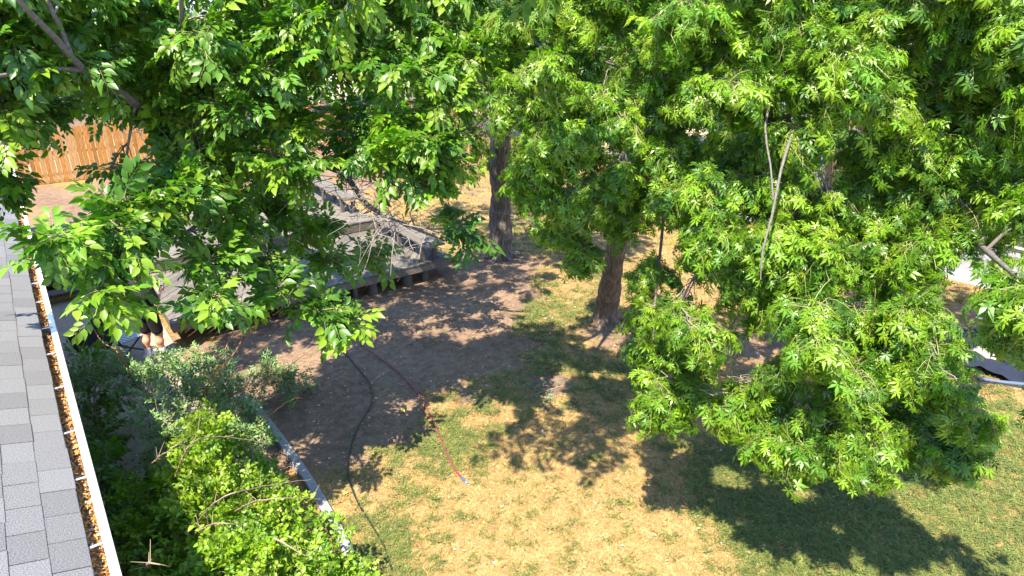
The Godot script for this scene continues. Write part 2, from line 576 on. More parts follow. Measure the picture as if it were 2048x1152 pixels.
# ------------------------------------------------------------------ the lawn's cover: bare earth, straw, green grass
var patch_noise := FastNoiseLite.new()
var fine_noise := FastNoiseLite.new()
var patches := [   # centre, radius, earth, green
	[Vector3(6.78, 0, -10.9), 1.9, 0.7, 0.1], [Vector3(4.59, 0, -10.35), 2.0, 0.75, 0.1], [Vector3(3.27, 0, -10.84), 1.8, 1.3, -0.2], [Vector3(7.2, 0, -12.62), 1.4, 1.0, 0.0], [Vector3(3.58, 0, -7.96), 1.0, 0.4, 0.3],
	[Vector3(5.08, 0, -12.78), 2.5, 1.2, -0.3], [Vector3(3.2, 0, -8.73), 0.8, 0.8, 0.1], [Vector3(6.38, 0, -7.51), 0.35, 1.2, 0.0], [Vector3(8.86, 0, -12.59), 0.9, 0.9, -0.2], [Vector3(8.47, 0, -8.52), 0.8, 0.7, -0.2],
	[Vector3(8.14, 0, -9.32), 1.6, -0.3, 0.55], [Vector3(10.43, 0, -10.26), 1.5, 0.0, 0.2], [Vector3(4.41, 0, -7.19), 0.8, -0.2, 0.5], [Vector3(3.7, 0, -6.45), 0.6, -0.1, 0.5], [Vector3(2.61, 0, -6.31), 0.8, 0.0, 0.6], [Vector3(2.08, 0, -5.61), 0.7, -0.3, 0.7],
	[Vector3(6.14, 0, -8.74), 1.2, 0.0, 0.5], [Vector3(7.44, 0, -6.93), 1.0, -0.1, 0.2], [Vector3(6.8, 0, -3.69), 1.1, -0.4, 1.1], [Vector3(7.91, 0, -2.01), 1.6, -0.6, 1.8], [Vector3(10.07, 0, -2.04), 1.9, -0.6, 2.0], [Vector3(6.49, 0, -2.75), 1.2, -0.5, 1.5], [Vector3(7.68, 0, -1.49), 1.6, -0.5, 1.2],
	[Vector3(4.43, 0, -4.76), 1.9, -0.6, -0.7], [Vector3(4.98, 0, -3.67), 1.0, -0.5, -0.6], [Vector3(6.81, 0, -5.28), 1.2, -0.4, -0.3], [Vector3(8.59, 0, -3.27), 1.0, 0.3, -0.2], [Vector3(11.38, 0, -2.91), 0.8, 0.5, -0.5], [Vector3(10.23, 0, -6.71), 1.4, 0.5, -0.4], [Vector3(13.95, 0, -3.73), 1.6, 1.0, -0.6],
	[Vector3(10.7, 0, -15.19), 2.4, 0.0, 0.1], [Vector3(1.12, 0, -24.06), 4.0, 0.6, -0.9], [Vector3(8.27, 0, -24.41), 5.0, 0.7, -0.6], [Vector3(13.07, 0, -14.67), 2.5, 0.3, -0.2], [Vector3(1.94, 0, -9.32), 1.2, 1.0, -0.5]]

func cover(x: float, z: float) -> Vector2:        # earth, green in 0..1
	var e := -0.05 + 0.55 * patch_noise.get_noise_2d(x, z) + 0.3 * patch_noise.get_noise_2d(x * 4.0 + 40.0, z * 4.0)
	var g := 0.08 + 0.7 * patch_noise.get_noise_2d(x + 90.0, z - 31.0) + 0.45 * patch_noise.get_noise_2d(x * 5.0 + 7.0, z * 5.0)
	for p in patches:
		var dx: float = x - p[0].x
		var dz: float = z - p[0].z
		var w := exp(-(dx * dx + dz * dz) / (p[1] * p[1]))
		e += w * p[2]; g += w * p[3]
	return Vector2(clampf(e * 1.6, 0.0, 1.0), clampf(g, 0.0, 1.0))

func ground_y(x: float, z: float) -> float:
	return 0.012 + 0.02 * patch_noise.get_noise_2d(x * 1.5, z * 1.5) + 0.004 * fine_noise.get_noise_2d(x * 3.0, z * 3.0)

func _ready():
	rng.seed = 11
	bark_noise.seed = 5; bark_noise.frequency = 1.0; bark_noise.fractal_octaves = 3
	patch_noise.seed = 21; patch_noise.frequency = 0.35; patch_noise.fractal_octaves = 4
	fine_noise.seed = 8; fine_noise.frequency = 1.2; fine_noise.fractal_octaves = 4
	# ---- camera
	var cam := Camera3D.new()
	cam.name = "camera"
	add_child(cam)
	cam.position = eye
	cam.rotation_degrees = Vector3(-22.9, -36.2, 0)
	cam.fov = 45.75
	cam.near = 0.05; cam.far = 600.0
	cam.current = true
	# ---- sky
	var sky := Sky.new()
	var sm := ProceduralSkyMaterial.new()
	sm.sky_top_color = Color(0.4, 0.51, 0.68); sm.sky_horizon_color = Color(0.74, 0.79, 0.85)
	sm.ground_bottom_color = Color(0.3, 0.27, 0.22); sm.ground_horizon_color = Color(0.6, 0.62, 0.62)
	sm.sky_curve = 0.12
	sm.sky_energy_multiplier = 1.2
	sky.sky_material = sm
	var we := WorldEnvironment.new()
	we.name = "world_environment"
	var env := Environment.new()
	env.background_mode = Environment.BG_SKY
	env.sky = sky
	env.tonemap_mode = Environment.TONE_MAPPER_LINEAR
	env.tonemap_exposure = 3.85
	env.sdfgi_enabled = true; env.ssao_enabled = true; env.ssil_enabled = true
	we.environment = env
	add_child(we)
	# ---- sun, high over the roof
	var sun := DirectionalLight3D.new()
	sun.name = "sun"
	add_child(sun)
	sun.look_at_from_position(Vector3.ZERO, Vector3(0.5, -1.0, -0.28), Vector3.FORWARD)
	sun.light_energy = 1.5
	sun.light_color = Color(1.0, 0.95, 0.86)
	sun.light_angular_distance = 0.5
	sun.shadow_enabled = true

	build_ground()
	build_house()
	build_neighbours()
	build_fence()
	build_deck()
	build_trees()
	build_shrubs()
	build_person()
	build_yard_things()
	build_grass()

# ================================================================== ground
func build_ground():
	var far_m := grain([[0.2, 0.15, 0.09], [0.32, 0.25, 0.15], [0.26, 0.22, 0.12]], Vector3.ONE * 0.25, 1.0, 3, 0.02, 0.0, true)
	var mb := MB.new()
	mb.quad(Vector3(-300, -0.06, -300), Vector3(300, -0.06, -300), Vector3(300, -0.06, 300), Vector3(-300, -0.06, 300))
	tag(put("ground", mb.mesh(far_m)), "", "", "", "structure")
	# the yard itself
	var x0 := -1.0
	var z0 := -29.0
	var sx := 20.0
	var sz := 28.0
	var w := 720
	var h := 1008
	var img := Image.create(w, h, false, Image.FORMAT_RGB8)
	for j in h:
		for i in w:
			var x := x0 + sx * (i + 0.5) / w
			var z := z0 + sz * (j + 0.5) / h
			var c := cover_fast(x, z)
			var n1 := fine_noise.get_noise_2d(x * 4.0, z * 4.0)
			var n2 := fine_noise.get_noise_2d(x * 11.0 + 5.0, z * 11.0)
			var earth := Color(0.105, 0.068, 0.047).lerp(Color(0.205, 0.142, 0.1), clampf(0.5 + 0.5 * n1 + 0.4 * patch_noise.get_noise_2d(x * 1.7, z * 1.7), 0, 1))
			var straw := Color(0.16, 0.09, 0.03).lerp(Color(0.31, 0.205, 0.085), clampf(0.5 + n2 * 1.3, 0, 1))
			var green := Color(0.07, 0.09, 0.025).lerp(Color(0.16, 0.15, 0.05), clampf(0.5 + n2 * 1.1, 0, 1))
			var gr := straw.lerp(green, clampf(c.y * 0.8 + 0.7 * fine_noise.get_noise_2d(x * 2.2 + 31.0, z * 2.2) + n2 * 0.3, 0, 0.9))
			var col := gr.lerp(earth, smoothstep(0.25, 0.75, c.x + n1 * 0.35 + n2 * 0.2))
			var k := 1.0 + 0.22 * n2 + 0.06 * n1 + 0.25 * fine_noise.get_noise_2d(x * 31.0, z * 31.0)
			img.set_pixel(i, j, Color(col.r * k, col.g * k, col.b * k).linear_to_srgb())
	img.generate_mipmaps()
	var m := StandardMaterial3D.new()
	m.albedo_texture = ImageTexture.create_from_image(img)
	m.roughness = 1.0
	m.metallic_specular = 0.2
	var lawn := MB.new()
	lawn.smooth_grid(225, 161, func(i, j):
		var x: float = x0 + sx * j / 160.0
		var z: float = z0 + sz * i / 224.0
		return Vector3(x, ground_y(x, z), z))
	tag(put("lawn", lawn.mesh(m)), "", "", "", "structure")

var cover_grid := PackedVector2Array()
func cover_fast(x: float, z: float) -> Vector2:     # bilinear look-up of cover() every 10 cm
	if cover_grid.is_empty():
		for j in 282:
			for i in 202: cover_grid.append(cover(-1.0 + i * 0.1, -29.0 + j * 0.1))
	var fx := clampf((x + 1.0) * 10.0, 0.0, 200.9)
	var fz := clampf((z + 29.0) * 10.0, 0.0, 280.9)
	var i := int(fx)
	var j := int(fz)
	var a := cover_grid[j * 202 + i].lerp(cover_grid[j * 202 + i + 1], fx - i)
	var b := cover_grid[(j + 1) * 202 + i].lerp(cover_grid[(j + 1) * 202 + i + 1], fx - i)
	return a.lerp(b, fz - j)

func blade_tuft(n: int, hgt: float, spread: float) -> MB:
	var mb := MB.new()
	for i in n:
		var a := rng.randf() * TAU
		var p := Vector3(rng.randfn(0, spread), 0, rng.randfn(0, spread))
		var d := Vector3(cos(a), 0, sin(a))
		var s := Vector3(-d.z, 0, d.x) * 0.0042
		var hh := hgt * rng.randf_range(0.6, 1.3)
		var mid := p + d * hh * 0.3 + Vector3.UP * hh * 0.6
		var tip := p + d * hh * rng.randf_range(0.6, 1.1) + Vector3.UP * hh * rng.randf_range(0.55, 0.95)
		mb.tri(p - s, p + s, mid)
		mb.tri(mid - s * 0.8, mid + s * 0.8, tip)
	return mb

func build_grass():
	var gm := leaf_mat(Color(0.3, 0.3, 0.2), 0.75)
	var sets := {"grass": [], "straw": []}
	var tries := 300000
	for i in tries:
		# thinner with distance from the drone's spot over the yard
		var r := 4.6 * pow(25.0 / 4.6, rng.randf())
		var a := rng.randf_range(-0.95, 0.85)
		var dirv := Vector3(0.591, 0, -0.807).rotated(Vector3.UP, -a)
		var p := dirv * r
		if p.x < 2.15 or p.x > 18.5 or p.z < -27.5 or p.z > -1.2: continue
		if p.x < 7.6 and p.z < -12.5 and p.z > -21.0: continue
		var c := cover_fast(p.x, p.z)
		if rng.randf() < smoothstep(0.2, 0.75, c.x) * 0.97: continue
		if fine_noise.get_noise_2d(p.x * 13.0, p.z * 13.0) < rng.randf_range(-0.5, 0.15): continue
		p.y = ground_y(p.x, p.z) - 0.004
		var far := lerpf(1.0, 2.0, clampf((r - 6.0) / 14.0, 0, 1))
		var green := rng.randf() < clampf(c.y * 0.8 + 0.7 * fine_noise.get_noise_2d(p.x * 2.2 + 31.0, p.z * 2.2), 0.0, 0.9)
		var s := rng.randf_range(0.6, 1.25) * far * (1.0 if green else 0.8)
		var xf := Transform3D(Basis(Vector3.UP, rng.randf() * TAU).scaled(Vector3(s, s * (0.9 if green else 0.6), s)), p)
		var j := rng.randf_range(0.7, 1.25)
		var col: Color
		if green: col = Color(0.05, 0.095, 0.016).lerp(Color(0.15, 0.17, 0.035), rng.randf()) * j
		else: col = Color(0.22, 0.12, 0.035).lerp(Color(0.48, 0.35, 0.15), rng.randf()) * j
		sets["grass" if green else "straw"].append([xf, col])
	for k in sets:
		var mm := MultiMesh.new()
		mm.transform_format = MultiMesh.TRANSFORM_3D
		mm.use_colors = true
		mm.mesh = blade_tuft(9, 0.05 if k == "grass" else 0.035, 0.022).mesh(gm)
		mm.instance_count = sets[k].size()
		for i in sets[k].size():
			mm.set_instance_transform(i, sets[k][i][0])
			mm.set_instance_color(i, sets[k][i][1])
		var mi := MultiMeshInstance3D.new()
		mi.name = numbered("green_grass" if k == "grass" else "dry_grass")
		mi.multimesh = mm
		add_child(mi)
		if k == "grass": tag(mi, "green grass blades growing in patches of the lawn", "grass", "", "stuff")
		else: tag(mi, "straw coloured dry grass over the sunburnt lawn", "grass", "", "stuff")

# ================================================================== the house with roof and gutter
func build_house():
	var o = thing("house", "house with pale grey shingle roof and white gutter full of leaves", "house")
	var wall_m := grain([[0.34, 0.28, 0.22], [0.4, 0.33, 0.26]], Vector3.ONE * 0.8, 0.95, 31, 0.03, 2.0)
	var white := mat(0.8, 0.8, 0.8, 0.4)
	var wood_m := mat(0.5, 0.48, 0.45, 0.8)
	var b := MB.new()
	b.box(Transform3D(Basis(), Vector3(-5.6, 1.2, -9.5)), Vector3(10.0, 2.44, 23.0))
	put("wall", b.mesh(wall_m), o)
	b = MB.new()
	b.box(Transform3D(Basis(), Vector3(-0.42, 2.43, -9.5)), Vector3(0.36, 0.02, 23.2))
	put("soffit", b.mesh(wood_m), o)
	b = MB.new()
	b.box(Transform3D(Basis(), Vector3(-0.245, 2.53, -9.5)), Vector3(0.024, 0.2, 23.2))
	put("fascia", b.mesh(white), o)
	# gutter: an open trough with a folded rim
	var g = node("gutter", o)
	var prof := [Vector2(-0.23, 2.60), Vector2(-0.23, 2.50), Vector2(-0.10, 2.50), Vector2(-0.085, 2.56), Vector2(-0.115, 2.605), Vector2(-0.113, 2.613), Vector2(-0.064, 2.613), Vector2(-0.058, 2.605), Vector2(-0.060, 2.55), Vector2(-0.085, 2.488), Vector2(-0.242 + 0.013, 2.488)]
	b = MB.new()
	var zs := [1.8, -21.2]
	for i in prof.size():
		var p: Vector2 = prof[i]
		var q: Vector2 = prof[(i + 1) % prof.size()]
		b.quad(Vector3(p.x, p.y, zs[0]), Vector3(q.x, q.y, zs[0]), Vector3(q.x, q.y, zs[1]), Vector3(p.x, p.y, zs[1]))
	put("trough", b.mesh(white), g)
	var galv := mat(0.5, 0.52, 0.55, 0.45, 0.6)
	var sb := MB.new()
	sb.box(Transform3D(Basis(), Vector3(-0.16, 2.618, 0)), Vector3(0.15, 0.004, 0.022))
	var sm := sb.mesh(galv)
	var z := -1.2
	while z > -20.5:
		put("strap", sm, g, Transform3D(Basis(Vector3.UP, rng.randf_range(-0.06, 0.06)), Vector3(0, 0, z + rng.randf_range(-0.06, 0.06))))
		z -= 0.8
	# roof: deck boards, then each shingle tab
	var roof = node("roof", o)
	var slope := 0.30
	var ang := atan(slope)
	b = MB.new()
	for side in [0, 1]:
		var cx := -2.9 if side == 0 else -8.3
		var tilt := -ang if side == 0 else ang
		var bx := Transform3D(Basis(Vector3.BACK, tilt), Vector3(cx, 2.60 + 2.7 * slope - 0.02, -9.6))
		b.box(bx, Vector3(5.4 / cos(ang), 0.02, 23.4))
	put("roof_deck", b.mesh(mat(0.25, 0.24, 0.24)), roof)
	var shades := []
	for i in 6:
		var t := 0.11 + 0.006 * i
		shades.append(grain([[t * 0.6, t * 0.61, t * 0.67], [t * 0.92, t * 0.94, t * 1.02], [t * 1.25, t * 1.27, t * 1.36]], Vector3.ONE * 3.0, 0.95, 40 + i, 0.09, 3.0))
	var ups := []
	for i in 3:
		var sb2 := MB.new()
		sb2.box(Transform3D(Basis(), Vector3(-0.11, 0, 0)), Vector3(0.235, 0.007 + i * 0.0015, 0.297 - i * 0.002), 0.002)
		ups.append(sb2)
	var meshes := []
	for s in shades:
		var row := []
		for u in ups: row.append(u.mesh(s))
		meshes.append(row)
	for c in 6:
		var zz := 0.2 - (0.15 if c % 2 else 0.0)
		while zz > -13.6:
			var x := -0.205 - c * 0.2
			var y := 2.632 + (-0.2 - x) * slope + 0.004
			var bs := Basis(Vector3.BACK, -ang + 0.03) * Basis(Vector3.UP, rng.randfn(0, 0.004))
			put("shingle", meshes[rng.randi() % 6][rng.randi() % 3], roof, Transform3D(bs, Vector3(x + rng.randfn(0, 0.003), y, zz)))
			zz -= 0.302
	# farther shingles: too small to pick apart, joined course by course
	var rest := MB.new()
	for c in 26:
		var zz := 0.2 - (0.15 if c % 2 else 0.0)
		while zz > -21.2:
			if c >= 6 or zz <= -13.6:
				var x := -0.205 - c * 0.2
				var bs := Basis(Vector3.BACK, -ang + 0.03)
				rest.box(Transform3D(bs, Vector3(x, 2.636 + (-0.2 - x) * slope, zz)) * Transform3D(Basis(), Vector3(-0.11, 0, 0)), Vector3(0.235, 0.008, 0.297))
			zz -= 0.302
	tag(put("shingles", rest.mesh(shades[2]), roof), "", "", "", "stuff")
	# dry leaves lying in the trough
	var lf := ovate_leaf(0.5)
	var mm := MultiMesh.new()
	mm.transform_format = MultiMesh.TRANSFORM_3D
	mm.use_colors = true
	mm.mesh = lf.mesh(leaf_mat(Color(0.1, 0.07, 0.03), 0.8))
	mm.instance_count = 9000
	for i in 9000:
		var zz := -0.5 - 20.5 * pow(rng.randf(), 1.5)
		var x := rng.randf_range(-0.222, -0.118)
		var pile := 2.535 + 0.018 * patch_noise.get_noise_1d(zz * 4.0) + 0.03 * fine_noise.get_noise_2d(zz * 3.0, x * 8.0)
		var s := rng.randf_range(0.018, 0.042)
		var bs := Basis.from_euler(Vector3(rng.randfn(0, 0.5), rng.randf() * TAU, rng.randfn(0, 0.5))).scaled_local(Vector3(s, s, s))
		mm.set_instance_transform(i, Transform3D(bs, Vector3(x, pile + rng.randf_range(-0.012, 0.022), zz)))
		var cc := Color(0.34, 0.15, 0.035).lerp(Color(0.5, 0.24, 0.05), rng.randf())
		if rng.randf() < 0.4: cc = Color(0.22, 0.13, 0.08).lerp(Color(0.4, 0.3, 0.2), rng.randf())
		mm.set_instance_color(i, cc)
	var mi := MultiMeshInstance3D.new()
	mi.name = numbered("gutter_leaves")
	mi.multimesh = mm
	add_child(mi)
	tag(mi, "orange brown dry leaves filling the white roof gutter", "leaf litter", "", "stuff")
	var debris := MB.new()
	debris.smooth_grid(420, 4, func(i, j):
		var zz: float = 1.5 - 22.5 * i / 419.0
		var x: float = lerpf(-0.226, -0.098, j / 3.0)
		return Vector3(x, 2.522 + 0.03 * fine_noise.get_noise_2d(zz * 3.0, x * 8.0), zz), true)
	var mould := put("leaf_mould", debris.mesh(grain([[0.09, 0.05, 0.025], [0.3, 0.15, 0.05]], Vector3.ONE * 4.0, 1.0, 77, 0.08, 3.0))) as MeshInstance3D
	tag(mould, "brown leaf mould packed in the bottom of the gutter", "leaf litter", "", "stuff")
	# paved strip beside the house
	b = MB.new()
	b.box(Transform3D(Basis(), Vector3(0.5, -0.005, -12.3)), Vector3(2.2, 0.09, 7.8), 0.01)
	tag(put("patio", b.mesh(grain([[0.2, 0.16, 0.12], [0.27, 0.22, 0.17], [0.24, 0.19, 0.15]], Vector3.ONE * 0.7, 0.95, 14, 0.03, 1.0))), "", "", "", "structure")
	# curved concrete kerb round the bed, cast in lengths
	var kerb := Node3D.new()
	kerb.name = "garden_kerb"
	add_child(kerb)
	tag(kerb, "", "", "", "structure")
	var kc := grain([[0.17, 0.17, 0.175], [0.27, 0.27, 0.275], [0.22, 0.215, 0.21]], Vector3.ONE * 1.2, 0.9, 15, 0.05, 1.5)
	var pts := [Vector3(1.92, 0, -1.5), Vector3(2.03, 0, -5.43), Vector3(2.11, 0, -6.56), Vector3(2.16, 0, -7.84), Vector3(2.14, 0, -9.51), Vector3(2.01, 0, -10.38), Vector3(1.85, 0, -10.9), Vector3(1.73, 0, -11.28)]
	var path := stem_path(pts, [1, 1, 1, 1, 1, 1, 1, 1], 0.1)
	var i0 := 0
	while i0 < path.size() - 2:
		var i1 := mini(i0 + 9, path.size() - 1)
		var kb := MB.new()
		kb.smooth_grid(i1 - i0 + 1, 8, func(i, j):
			var q: Vector3 = path[i0 + i][0]
			var t: Vector3 = (path[mini(i0 + i + 1, path.size() - 1)][0] - path[maxi(i0 + i - 1, 0)][0]).normalized()
			if i == 0: q += t * 0.006
			var s := Vector3(-t.z, 0, t.x)
			var pr: Array = [[-0.065, -0.08], [-0.065, 0.055], [-0.057, 0.073], [-0.045, 0.08], [0.045, 0.08], [0.057, 0.073], [0.065, 0.055], [0.065, -0.08]]
			return q + s * pr[j][0] + Vector3.UP * pr[j][1], true)
		put("kerb_length", kb.mesh(kc), kerb)
		i0 = i1

# ================================================================== neighbours
func gable_house(called: String, label: String, at: Vector3, turn: float, size: Vector3, wall_c: Color, roof_c: Color):
	var o = thing(called, label, "house", at, turn)
	var wm := grain([[wall_c.r * 0.9, wall_c.g * 0.9, wall_c.b * 0.9], [wall_c.r, wall_c.g, wall_c.b]], Vector3.ONE * 0.5, 0.9, 61, 0.03, 1.0)
	var b := MB.new()
	var hz := size.z * 0.5
	var hx := size.x * 0.5
	b.box(Transform3D(Basis(), Vector3(0, size.y * 0.5, 0)), size)
	var top := size.y + hx * 0.45
	for s in [-1.0, 1.0]: b.tri(Vector3(-hx, size.y, s * hz), Vector3(hx, size.y, s * hz), Vector3(0, top, s * hz))
	put("wall", b.mesh(wm), o)
	b = MB.new()
	var an := atan(0.45)
	for s in [-1.0, 1.0]:
		b.box(Transform3D(Basis(Vector3.BACK, -s * an), Vector3(s * (hx + 0.4) * 0.5, top + 0.05 - (hx + 0.4) * 0.5 * 0.45, 0)), Vector3((hx + 0.4) / cos(an), 0.12, size.z + 0.8))
	put("roof", b.mesh(grain([[roof_c.r * 0.8, roof_c.g * 0.8, roof_c.b * 0.8], [roof_c.r, roof_c.g, roof_c.b]], Vector3(1, 1, 1), 0.95, 62, 0.06, 1.0)), o)
	b = MB.new()
	b.box(Transform3D(Basis(), Vector3(0, 0.1, 0)), size * Vector3(1, 0, 1) + Vector3(0.1, 0.2, 0.1))
	put("foundation", b.mesh(mat(0.45, 0.45, 0.46)), o)
	var fm := mat(0.75, 0.75, 0.75, 0.5)
	var gm := mat(0.05, 0.06, 0.07, 0.08)
	for s in [-1.0, 1.0]:
		var zz := -hz + 1.8
		while zz < hz - 1.0:
			b = MB.new()
			b.box(Transform3D(Basis(), Vector3(s * (hx + 0.01), 1.75, zz)), Vector3(0.08, 1.3, 1.2), 0.01)
			var f = put("window", b.mesh(fm), o)
			b = MB.new()
			b.box(Transform3D(Basis(), Vector3(s * (hx + 0.045), 1.75, zz)), Vector3(0.03, 1.14, 1.04))
			put("pane", b.mesh(gm), f)
			zz += 3.4
	return o

func build_neighbours():
	gable_house("neighbour_house", "white walled house behind the maples beside the black plastic sheeting", Vector3(21.0, -0.06, -6.5), 0.0, Vector3(8.6, 4.4, 13.0), Color(0.34, 0.34, 0.37), Color(0.3, 0.28, 0.27))
	gable_house("neighbour_house", "tan house beyond the orange wooden fence", Vector3(3.5, -0.06, -41.0), 0.3, Vector3(15.0, 3.0, 9.0), Color(0.55, 0.4, 0.32), Color(0.34, 0.25, 0.22))
	gable_house("neighbour_house", "pale pink house far behind the deck trees", Vector3(24.0, -0.06, -44.0), -0.2, Vector3(13.0, 3.2, 9.0), Color(0.62, 0.52, 0.48), Color(0.3, 0.27, 0.26))

# ================================================================== fence of single pickets
func build_fence():
	var ms := []
	var tones := [[0.36, 0.165, 0.035], [0.42, 0.2, 0.05], [0.28, 0.125, 0.03], [0.38, 0.21, 0.08], [0.4, 0.17, 0.035]]
	for i in 5:
		var t: Array = tones[i]
		ms.append(grain([[t[0] * 0.6, t[1] * 0.6, t[2] * 0.6], [t[0], t[1], t[2]], [t[0] * 1.25, t[1] * 1.3, t[2] * 1.5]], Vector3(7, 0.5, 7), 0.85, 80 + i, 0.03, 1.5))
	var sections := [[-1.6, 0.35, 1.42, "low stepped end section of orange cedar picket fence beside the house"], [0.35, 9.6, 1.85, "tall orange cedar picket fence section beyond the broad-leaved tree"], [9.6, 18.4, 1.85, "tall orange cedar picket fence section behind the dark furrowed trunk"]]
	for s in sections:
		var z := -28.2
		var o = thing("picket_fence", s[3], "fence", Vector3(s[0], 0, z), 0.0, "back fence sections")
		var hgt: float = s[2]
		var len_: float = s[1] - s[0]
		var pm := []
		for m in ms:
			var b := MB.new()
			var w := 0.068
			var pr := [Vector2(-w, 0), Vector2(w, 0), Vector2(w, hgt - 0.04), Vector2(w - 0.03, hgt), Vector2(-w + 0.03, hgt), Vector2(-w, hgt - 0.04)]
			for k in 6:
				var p: Vector2 = pr[k]
				var q: Vector2 = pr[(k + 1) % 6]
				b.quad(Vector3(p.x, p.y, 0), Vector3(q.x, q.y, 0), Vector3(q.x, q.y, -0.018), Vector3(p.x, p.y, -0.018))
			for zz in [0.0, -0.018]:
				for k in range(1, 5): b.tri(Vector3(pr[0].x, pr[0].y, zz), Vector3(pr[k].x, pr[k].y, zz), Vector3(pr[k + 1].x, pr[k + 1].y, zz))
			pm.append(b.mesh(m))
		var x := 0.075
		while x < len_ - 0.05:
			put("picket", pm[rng.randi() % 5], o, Transform3D(Basis(Vector3.BACK, rng.randfn(0, 0.006)) * Basis(Vector3.UP, rng.randfn(0, 0.02)), Vector3(x, rng.randfn(0.03, 0.012), rng.randfn(0, 0.002))))
			x += 0.147
		for y in [0.3, hgt * 0.55, hgt - 0.25]:
			var b := MB.new()
			b.box(Transform3D(Basis(), Vector3(len_ / 2, y, -0.045)), Vector3(len_, 0.085, 0.038), 0.004)
			put("rail", b.mesh(ms[2]), o)
		var px := 0.06
		while px < len_:
			var b := MB.new()
			b.box(Transform3D(Basis(), Vector3(px, hgt * 0.47, -0.11)), Vector3(0.09, hgt * 0.94 + 0.1, 0.09), 0.006)
			put("post", b.mesh(ms[2]), o)
			px += 2.4

# ================================================================== the deck
func platform(parent, called: String, poly: PackedVector2Array, top: float, dirv: Vector2, holes: Array, ms: Array):
	var o = node(called, parent)
	var d := dirv.normalized()
	var s := Vector2(-d.y, d.x)
	var lo := 1e9
	var hi := -1e9
	var a := 1e9
	var bb := -1e9
	for p in poly:
		lo = minf(lo, p.dot(s)); hi = maxf(hi, p.dot(s)); a = minf(a, p.dot(d)); bb = maxf(bb, p.dot(d))
	var w := 0.138
	var k := lo
	while k < hi:
		var strip := PackedVector2Array([s * k + d * (a - 1), s * (k + w) + d * (a - 1), s * (k + w) + d * (bb + 1), s * k + d * (bb + 1)])
		for piece in Geometry2D.intersect_polygons(strip, poly):
			var parts := [piece]
			for hpoly in holes:
				var nx := []
				for q in parts:
					for r in Geometry2D.clip_polygons(q, hpoly):
						if not Geometry2D.is_polygon_clockwise(r) or true: nx.append(r)
				parts = nx
			for q in parts:
				if q.size() < 3: continue
				# board in its own frame so that the grain runs along it
				var c := Vector2.ZERO
				for p in q: c += p / q.size()
				var loc := PackedVector2Array()
				for p in q: loc.append(Vector2((p - c).dot(s), (p - c).dot(d)))
				var tr := Geometry2D.triangulate_polygon(loc)
				var mb := MB.new()
				for i in range(0, tr.size(), 3):
					var t := []
					for e in 3: t.append(Vector3(loc[tr[i + e]].x, 0, loc[tr[i + e]].y))
					if (t[2] - t[0]).cross(t[1] - t[0]).y < 0: t.reverse()
					mb.tri(t[0], t[1], t[2])
				for i in loc.size():
					var p := loc[i]
					var r := loc[(i + 1) % loc.size()]
					mb.quad(Vector3(p.x, 0, p.y), Vector3(r.x, 0, r.y), Vector3(r.x, -0.032, r.y), Vector3(p.x, -0.032, p.y))
				var bs := Basis(Vector3(s.x, 0, s.y), Vector3.UP, Vector3(d.x, 0, d.y))
				put("board", mb.mesh(ms[rng.randi() % ms.size()]), o, Transform3D(bs, Vector3(c.x, top + rng.randfn(0, 0.0025), c.y)))
		k += w + 0.009
	return o

func rect(x0: float, z0: float, x1: float, z1: float) -> PackedVector2Array:
	return PackedVector2Array([Vector2(x0, z0), Vector2(x1, z0), Vector2(x1, z1), Vector2(x0, z1)])

func joist(parent, a: Vector3, b: Vector3, hgt: float, thick: float, m: Material, called := "rim_joist"):
	var mb := MB.new()
	mb.box(Transform3D(), Vector3(thick, hgt, a.distance_to(b)), 0.004)
	return put(called, mb.mesh(m), parent, Transform3D(aim(b - a, Vector3.UP), (a + b) * 0.5))

